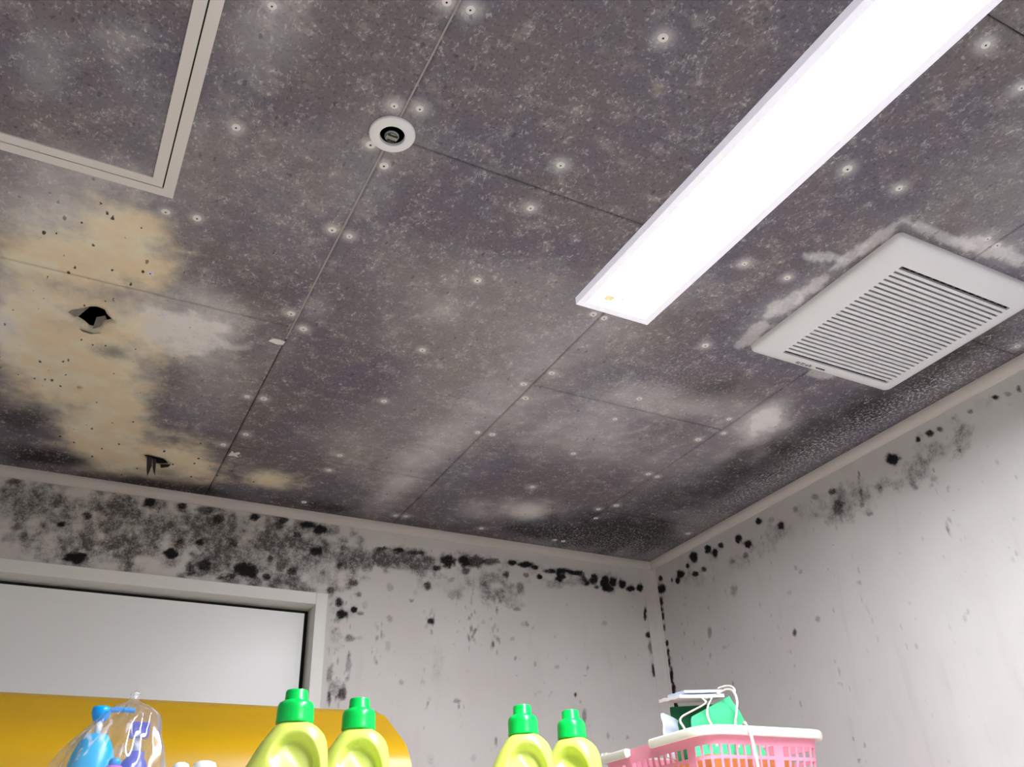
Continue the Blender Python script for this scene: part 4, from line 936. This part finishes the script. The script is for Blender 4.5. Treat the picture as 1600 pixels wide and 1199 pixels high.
def bottle_mesh():
    """oval bottle: sloping left shoulder, straight right side, a thumb hollow towards the camera (-y)"""
    bm = bmesh.new()
    # z, left extent, right extent, half depth ; z measured from the base
    prof = [(0.000, .050, .030, .026), (0.004, .056, .036, .031), (0.020, .060, .040, .034), (0.080, .061, .041, .035), (0.120, .060, .0405, .034),
            (0.150, .055, .0400, .033), (0.170, .0485, .0395, .0315), (0.185, .0405, .0385, .0295), (0.195, .0345, .0370, .0275), (0.203, .0285, .0335, .0250),
            (0.2095, .0240, .0275, .0225), (0.2135, .0195, .0215, .0195), (0.2160, .0170, .0175, .0170), (0.2170, .0150, .0150, .0150)]
    zs = np.array([p[0] for p in prof]); L = np.array([p[1] for p in prof]); R = np.array([p[2] for p in prof]); D = np.array([p[3] for p in prof])
    zz = np.concatenate([np.linspace(0, 0.02, 6)[:-1], np.linspace(0.02, 0.12, 12)[:-1], np.linspace(0.12, 0.217, 44)])
    S = 96
    rings = []
    for z in zz:
        l, r, d = np.interp(z, zs, L), np.interp(z, zs, R), np.interp(z, zs, D)
        cx, hw = (r - l) / 2, (r + l) / 2
        ring_ = []
        for k in range(S):
            a = 2 * math.pi * k / S
            e = 2 / 2.5
            x = cx + hw * math.copysign(abs(math.cos(a)) ** e, math.cos(a))
            y = d * math.copysign(abs(math.sin(a)) ** e, math.sin(a))
            if y < 0:
                # hollow: steep upper right rim, easing out to the lower left
                u = (x - 0.000) / 0.0295; v = (z - 0.158) / 0.044
                rr = math.sqrt(u * u + v * v)
                rim = 1 - min(1, max(0, (rr - 0.80) / 0.26)); rim = rim * rim * (3 - 2 * rim)
                ease = min(1, max(0, (0.75 * u + 0.66 * v + 0.62) / 1.0)); ease = ease * ease * (3 - 2 * ease)
                y += 0.0175 * rim * ease * min(1, -y / (d * 0.5))
            ring_.append(bm.verts.new((x, y, z)))
        rings.append(ring_)
    for a, b in zip(rings, rings[1:]):
        for k in range(S): bm.faces.new((a[k], a[(k + 1) % S], b[(k + 1) % S], b[k]))
    bm.faces.new(rings[0]); bm.faces.new(rings[-1])
    return bm

def cap_mesh():
    bm = bmesh.new()
    bm_lathe(bm, [(0.0160, 0.2150), (0.0208, 0.2152), (0.0212, 0.2168), (0.0208, 0.2185), (0.0206, 0.2300), (0.0202, 0.2345), (0.0185, 0.2378), (0.0150, 0.2398), (0.0134, 0.2404),
                  (0.0130, 0.2412), (0.0126, 0.2500), (0.0118, 0.2518), (0.0100, 0.2524), (0.0004, 0.2526)], 40)
    return bm

BOT = None
for k, (x, y, dz, rz, sc, lab) in enumerate((
        (-1.239, -0.897, 0, -0.20, 0.987, 'lime yellow detergent bottle with green cap, largest and leftmost of the four'),
        (-1.142, -0.832, 0, -0.26, 1.022, 'lime yellow detergent bottle with green cap before the slanted end of the yellow cover'),
        (-0.901, -0.817, 0, -0.42, 1.048, 'lime yellow detergent bottle with green cap, taller one of the pair near the basket'),
        (-0.806, -0.790, 0, -0.85, 1.060, 'lime yellow detergent bottle with green cap standing closest to the pink basket'))):
    root = empty('detergent_bottle', (x, y, ZS), lab, 'bottle', 'lime yellow detergent bottles with green caps')
    root.rotation_euler.z = rz
    root.scale = (1.0, 1.0, sc)
    if BOT is None:
        b = mesh_obj('bottle_body', bottle_mesh(), M_LIME, root, True)
        c = auto_smooth(mesh_obj('cap', cap_mesh(), M_GREEN, root), 40)
        BOT = (b, c)
    else:
        for s_ in BOT:
            d = s_.copy(); COL.objects.link(d); d.parent = root

# ------------------------------------------------------------------ pump bottles in a clear bag, and two white bottles
M_CYAN = plain('cyan_plastic', s2l(0, 196, 255), 0.3, grain=0.03, sss=0.1)
M_CYAND = plain('bright_blue_plastic', s2l(0, 166, 252), 0.3, grain=0.03)
M_INDIGO = plain('indigo_plastic', s2l(72, 84, 200), 0.32, grain=0.05)
M_WHITE = plain('white_glossy_plastic', s2l(240, 242, 244), 0.3, grain=0.01)
M_LILAC = plain('lilac_label', s2l(196, 120, 226), 0.4, grain=0.03)

p1 = empty('pump_bottle', (-1.438, -0.855, ZS), 'cyan pump bottle with long blue nozzle in the clear bag', 'pump bottle', 'pump bottles in the clear bag')
bm = bmesh.new(); bm_lathe(bm, [(0.020, 0.0), (0.024, 0.004), (0.025, 0.12), (0.0245, 0.150), (0.0235, 0.168), (0.021, 0.180), (0.0165, 0.192), (0.0125, 0.1985), (0.0105, 0.2010), (0.004, 0.2015)], 32, sx=1.0, sy=0.85); mesh_obj('bottle_body', bm, M_CYAN, p1, True)
bm = bmesh.new(); bm_lathe(bm, [(0.0036, 0.199), (0.0034, 0.216)], 16); mesh_obj('stem', bm, M_WHITE, p1, True)
bm = bmesh.new(); bm_lathe(bm, [(0.0045, 0.2135), (0.0068, 0.2150), (0.0082, 0.2185), (0.0094, 0.2220), (0.0096, 0.2255), (0.0088, 0.2285), (0.0060, 0.2296), (0.0003, 0.2298)], 24); mesh_obj('pump_head', bm, M_CYAND, p1, True)
bm = bmesh.new(); bm_tube(bm, [(0.004, 0, 0.2258), (0.014, -.001, 0.2268), (0.026, -.002, 0.2270), (0.033, -.003, 0.2262)], 0.0028, 12); mesh_obj('nozzle', bm, M_CYAND, p1, True)
p2 = empty('pump_bottle', (-1.396, -0.850, ZS), 'dark indigo pump bottle with square pump head in the clear bag', 'pump bottle', 'pump bottles in the clear bag')
bm = bmesh.new(); bm_lathe(bm, [(0.013, 0.0), (0.0155, 0.003), (0.016, 0.150), (0.0150, 0.168), (0.0120, 0.176), (0.0092, 0.1795), (0.0088, 0.1850), (0.0080, 0.1860), (0.003, 0.1862)], 28); mesh_obj('bottle_body', bm, M_INDIGO, p2, True)
bm = bmesh.new(); bm_lathe(bm, [(0.0036, 0.184), (0.0034, 0.202)], 16); mesh_obj('stem', bm, M_WHITE, p2, True)
bm = bmesh.new(); bm_box(bm, -0.0095, 0.0095, -0.008, 0.008, 0.200, 0.2155, 0.0015)
for x in (-.006, -.002, .002, .006): bm_box(bm, x - .0009, x + .0009, -0.0088, 0.0088, 0.202, 0.2140, 0.0004)
mesh_obj('pump_head', bm, M_INDIGO, p2)
p3 = empty('pump_bottle', (-1.4185, -0.893, ZS), 'low lilac bottle between the two pump bottles in the clear bag', 'pump bottle', 'pump bottles in the clear bag')
bm = bmesh.new(); bm_lathe(bm, [(0.009, 0.0), (0.0105, 0.003), (0.0110, 0.140), (0.0105, 0.160), (0.0075, 0.1655), (0.003, 0.166)], 24); mesh_obj('bottle_body', bm, M_LILAC, p3, True)
bm = bmesh.new(); bm_lathe(bm, [(0.0060, 0.1650), (0.0058, 0.1705), (0.0045, 0.1725), (0.0003, 0.1728)], 20); mesh_obj('cap', bm, M_CYAND, p3, True)

# clear crumpled bag drawn up to a twisted tip
m = NT('clear_plastic_film')
tr = m.n('ShaderNodeBsdfTransparent'); tr.inputs[0].default_value = (0.97, 0.97, 0.98, 1)
gl = m.n('ShaderNodeBsdfGlossy'); gl.inputs['Roughness'].default_value = 0.12; gl.inputs[0].default_value = (0.95, 0.95, 0.97, 1)
df = m.n('ShaderNodeBsdfDiffuse'); df.inputs[0].default_value = (0.92, 0.90, 0.95, 1)
lw = m.n('ShaderNodeLayerWeight'); lw.inputs[0].default_value = 0.35
sheen_streak = m.ramp(m.noise(70, 3, 0.5, 1.0, m.coord(scale=(1, 1, 0.18))), 0.56, 0.68)  # pale streaks painted on the film as sheen
ms1 = m.n('ShaderNodeMixShader'); ms2 = m.n('ShaderNodeMixShader')
m.t.links.new(m.math('MULTIPLY_ADD', lw.outputs['Facing'], 0.32, 0.04), ms1.inputs[0]); m.t.links.new(tr.outputs[0], ms1.inputs[1]); m.t.links.new(gl.outputs[0], ms1.inputs[2])
m.t.links.new(m.math('MULTIPLY_ADD', sheen_streak, 0.40, 0.07), ms2.inputs[0]); m.t.links.new(ms1.outputs[0], ms2.inputs[1]); m.t.links.new(df.outputs[0], ms2.inputs[2])
m.t.links.new(ms2.outputs[0], m.t.nodes['Material Output'].inputs[0])
M_FILM = m.mat
bag = bmesh.new()
S = 72; rings = []
rb = random.Random(5)
lev = [(0.001, -1.424, .062, .060), (0.03, -1.424, .064, .062), (0.08, -1.424, .062, .061), (0.14, -1.423, .060, .058), (0.168, -1.4195, .0545, .052), (0.185, -1.4170, .0490, .046), (0.200, -1.4145, .0405, .040), (0.212, -1.4105, .0335, .034), (0.222, -1.4080, .0280, .028), (0.2295, -1.4075, .0180, .018), (0.234, -1.4085, .0075, .008), (0.238, -1.4085, .0035, .0035), (0.243, -1.4075, .0050, .004), (0.246, -1.4060, .0015, .0015)]
lz = np.array([l[0] for l in lev])
for z in np.concatenate([np.linspace(.001, .14, 12)[:-1], np.linspace(.14, .246, 36)]):
    cx = np.interp(z, lz, [l[1] for l in lev]); rx = np.interp(z, lz, [l[2] for l in lev]); ry = np.interp(z, lz, [l[3] for l in lev])
    rg = []
    for k in range(S):
        a = 2 * math.pi * k / S
        q = 1 + 0.055 * math.sin(7 * a + 30 * z) * min(1, z / .1) + 0.04 * math.sin(13 * a - 55 * z + 1) + 0.025 * math.sin(23 * a + 90 * z)
        rg.append(bag.verts.new((cx + rx * q * math.cos(a), -0.862 + ry * q * math.sin(a), ZS + z)))
    rings.append(rg)
for a, b in zip(rings, rings[1:]):
    for k in range(S): bag.faces.new((a[k], a[(k + 1) % S], b[(k + 1) % S], b[k]))
bag.faces.new(rings[0]); bag.faces.new(rings[-1])
o = mesh_obj('plastic_bag', bag, M_FILM, None, True)
tag(o, 'clear crumpled plastic bag wrapped around the blue pump bottles', 'plastic bag')

for x, w, h, lab in ((-1.3475, 0.0105, 0.1765, 'small white bottle top next to the bag, narrower of the two'), (-1.3225, 0.0150, 0.1785, 'white bottle top, wider of the two beside the clear bag')):
    r_ = empty('white_bottle', (x, -0.850, ZS), lab, 'bottle', 'white bottles beside the bag')
    bm = bmesh.new(); bm_lathe(bm, [(w * .85, 0), (w * .98, .003), (w, .11), (w * .92, .128), (w * .6, .138), (w * .55, .142)], 28); mesh_obj('bottle_body', bm, M_WHITE, r_, True)
    bm = bmesh.new(); bm_lathe(bm, [(w * .6, .141), (w * .86, .142), (w * .9, .150), (w * .88, h - .007), (w * .74, h - .002), (w * .4, h), (.0003, h + .0003)], 28); mesh_obj('cap', bm, M_WHITE, r_, True)

# ------------------------------------------------------------------ pink basket
M_PINK = plain('pink_basket_plastic', s2l(252, 158, 184), 0.4, grain=0.03, sss=0.1)
M_CREAMRIM = plain('ivory_rim_plastic', s2l(240, 238, 226), 0.38, grain=0.02)
BX0, BX1, BY0, BY1 = -0.572, -0.322, -0.808, -0.500
ZR = 1.690
bk = empty('pink_basket', ((BX0 + BX1) / 2, (BY0 + BY1) / 2, ZS), 'pink plastic basket with pierced sides and ivory rim holding masks', 'basket')
def outline(z):
    t = (z - ZS) / (ZR - ZS)                 # sides flare slightly towards the rim
    ins = 0.026 * (1 - t)
    return rrect(BX0 + ins, BX1 - ins, BY0 + ins, BY1 - ins, 0.035, 8)
def dense(z, n=260):
    P = outline(z); P = P + [P[0]]
    L = [0]
    for a, b in zip(P, P[1:]): L.append(L[-1] + math.dist(a, b))
    out = []
    for k in range(n):
        s = L[-1] * k / n
        i = next(j for j in range(len(L) - 1) if L[j + 1] >= s)
        t = (s - L[i]) / max(1e-9, L[i + 1] - L[i])
        out.append((P[i][0] + (P[i + 1][0] - P[i][0]) * t, P[i][1] + (P[i + 1][1] - P[i][1]) * t))
    return out
N = 264
rows = [ZS + 0.002, ZS + .012]
z = ZR - 0.022
top_rows = [ZR, ZR - 0.012]
while z > ZS + 0.04: top_rows += [z, z - 0.0155]; z -= 0.0205
rows = rows + sorted(round(v, 4) for v in top_rows)
bm = bmesh.new()
R = [[bm.verts.new((x, y, zz)) for x, y in dense(zz, N)] for zz in rows]
for i, (a, b) in enumerate(zip(R, R[1:])):
    hh = rows[i + 1] - rows[i]
    tall = 0.015 < hh < 0.016 and rows[i] > ZS + .02
    for k in range(N):
        if tall and k % 4 in (0, 1, 2) and (k % 44) < 40: continue
        bm.faces.new((a[k], a[(k + 1) % N], b[(k + 1) % N], b[k]))
bm.faces.new(R[0])
o = part('basket_wall', bm, M_PINK, bk)
md = o.modifiers.new('thickness', 'SOLIDIFY'); md.thickness = 0.0022; md.offset = -1
# rim: ivory moulding with an open stretch on the left side where the grip sits
P = rrect(BX0 - .004, BX1 + .004, BY0 - .004, BY1 + .004, 0.038, 10)
start = [(BX0 - .004, -0.672)]
path = [p for p in P]
# walk from the left side gap round the front, right and back sides to the grip
k0 = max(range(len(P)), key=lambda i: (P[i][0] < BX0, P[i][1] < -0.7, P[i][1]))
order = [P[(k0 + j) % len(P)] for j in range(len(P))]
rimpath = start + order + [(BX0 - .004, -0.515)]
def sweep(bm, pts, sect):
    rings = []
    for i, p in enumerate(pts):
        a = Vector(pts[max(i - 1, 0)]); b = Vector(pts[min(i + 1, len(pts) - 1)])
        d = (b - a).normalized(); nrm = Vector((d.y, -d.x))
        rings.append([bm.verts.new((p[0] + nrm.x * u, p[1] + nrm.y * u, w)) for u, w in sect])
    n = len(sect)
    for a, b in zip(rings, rings[1:]):
        for k in range(n): bm.faces.new((a[k], a[(k + 1) % n], b[(k + 1) % n], b[k]))
    bm.faces.new(rings[0]); bm.faces.new(rings[-1])
sect = [(-.004, ZR - .006), (.003, ZR - .010), (.0065, ZR - .009), (.0085, ZR - .004), (.0080, ZR + .002), (.0055, ZR + .0045), (0, ZR + .005), (-.0045, ZR + .003)]
bm = bmesh.new(); sweep(bm, rimpath, sect); part('rim', bm, M_CREAMRIM, bk, True)
bm = bmesh.new(); sweep(bm, [(BX0 - .005, -0.520), (BX0 - .005, -0.602)], [(u, w - .004) for u, w in sect]); part('handle_grip', bm, M_CREAMRIM, bk, True)

# box inside, and the masks on it
M_CARD = plain('orange_card', s2l(226, 150, 84), 0.6, grain=0.08, scale=20)
bm = bmesh.new()
bm_box(bm, -0.535, -0.360, -0.765, -0.545, ZS + 0.0035, ZR - 0.030, 0.002)
cardbox = mesh_obj('card_box', bm, M_CARD)
tag(cardbox, 'orange card box inside the pink basket under the masks', 'box')
ZB = ZR - 0.030

M_MGREEN = plain('green_mask_cloth', s2l(70, 200, 140), 0.7, grain=0.06, scale=80)
M_MDGREEN = plain('shaded_green_cloth', s2l(10, 110, 66), 0.7, grain=0.06, scale=80)  # darker copy of the mask green: shade inside the mask put into colour
M_MBLUE = plain('pale_blue_mask_cloth', s2l(206, 218, 240), 0.75, grain=0.05, scale=80)
M_MWHITE = plain('white_mask_cloth', s2l(236, 234, 238), 0.75, grain=0.03, scale=80)
M_LOOP = plain('white_ear_loop', s2l(240, 234, 228), 0.7, grain=0.04, scale=200)

def slab_mesh(pts, thick, sub=6, wave=0.002, seed=1):
    """a quad sheet with pleats and thickness; pts = four corners in order"""
    rs = random.Random(seed)
    bm = bmesh.new()
    A, B, C, D = [Vector(p) for p in pts]
    nrm = (B - A).cross(D - A).normalized()
    top = []; bot = []
    n = sub * 3
    for i in range(n + 1):
        rt = []; rbm = []
        for j in range(n + 1):
            u = i / n; v = j / n
            p = (A * (1 - u) + B * u) * (1 - v) + (D * (1 - u) + C * u) * v
            off = nrm * (wave * math.sin(v * math.pi * 6) + wave * 0.6 * math.sin(u * 5 + seed))
            rt.append(bm.verts.new(p + off + nrm * thick / 2)); rbm.append(bm.verts.new(p + off - nrm * thick / 2))
        top.append(rt); bot.append(rbm)
    for i in range(n):
        for j in range(n):
            bm.faces.new((top[i][j], top[i + 1][j], top[i + 1][j + 1], top[i][j + 1]))
            bm.faces.new((bot[i][j], bot[i][j + 1], bot[i + 1][j + 1], bot[i + 1][j]))
    for i in range(n):
        bm.faces.new((top[i][0], bot[i][0], bot[i + 1][0], top[i + 1][0])); bm.faces.new((top[i][n], top[i + 1][n], bot[i + 1][n], bot[i][n]))
        bm.faces.new((top[0][i], top[0][i + 1], bot[0][i + 1], bot[0][i])); bm.faces.new((top[n][i], bot[n][i], bot[n][i + 1], top[n][i + 1]))
    return bm

def mask(label, pts, mat, thick, wave, seed, loops, lift=0.0):
    A = Vector(pts[0])
    root = empty('face_mask', pts[0], label, 'face mask', 'masks in the pink basket')
    part('mask_sheet', slab_mesh(pts, thick, 5, wave, seed), mat, root, True)
    for lp, r in loops:
        bm = bmesh.new(); bm_tube(bm, lp, r, 8, 0, 0.6); part('ear_loop', bm, M_LOOP, root, True)

mask('light green folded mask standing at the front of the pink basket', [(-0.535, -0.712, ZB + .002), (-0.382, -0.732, ZB + .002), (-0.424, -0.708, 1.765), (-0.508, -0.700, 1.728)], M_MGREEN, 0.003, 0.0012, 1,
     [([(-.475, -.735, 1.760), (-.448, -.740, 1.772), (-.436, -.742, 1.757), (-.443, -.742, 1.732), (-.452, -.742, 1.712), (-.452, -.742, 1.675)], 0.0021),
      ([(-.455, -.740, 1.690), (-.470, -.785, 1.705), (-.500, -.818, 1.700), (-.4985, -.8265, 1.684), (-.4955, -.8265, 1.633), (-.497, -.8255, 1.570)], 0.0024)])
mask('dark green sheet standing in for the shaded inside of the light green mask', [(-0.522, -0.660, ZB + .002), (-0.415, -0.660, ZB + .002), (-0.412, -0.655, 1.762), (-0.515, -0.655, 1.752)], M_MDGREEN, 0.003, 0.001, 2, [])
mask('white folded mask lying on top of the green mask', [(-0.530, -0.704, 1.7600), (-0.440, -0.714, 1.7640), (-0.434, -0.650, 1.7680), (-0.528, -0.642, 1.7640)], M_MWHITE, 0.0055, 0.0006, 3,
     [([(-.480, -.713, 1.757), (-.492, -.744, 1.753), (-.508, -.745, 1.737), (-.512, -.745, 1.720), (-.504, -.745, 1.706), (-.500, -.744, 1.675)], 0.0020),
      ([(-.490, -.715, 1.756), (-.500, -.738, 1.744), (-.540, -.740, 1.728), (-.568, -.738, 1.716), (-.556, -.738, 1.700), (-.548, -.738, 1.680)], 0.0020)])
mask('pale blue mask lying uppermost on the pile in the pink basket', [(-0.517, -0.702, 1.7690), (-0.438, -0.708, 1.7730), (-0.432, -0.655, 1.7760), (-0.512, -0.648, 1.7720)], M_MBLUE, 0.0045, 0.0005, 4,
     [([(-.445, -.706, 1.7775), (-.425, -.712, 1.783), (-.418, -.720, 1.776), (-.424, -.722, 1.764)], 0.0020)])
mask('pale blue mask leaning over the left end of the ivory rim', [(-0.560, -0.690, 1.664), (-0.516, -0.655, 1.664), (-0.507, -0.660, 1.729), (-0.553, -0.680, 1.736)], M_MBLUE, 0.004, 0.0012, 5, [])
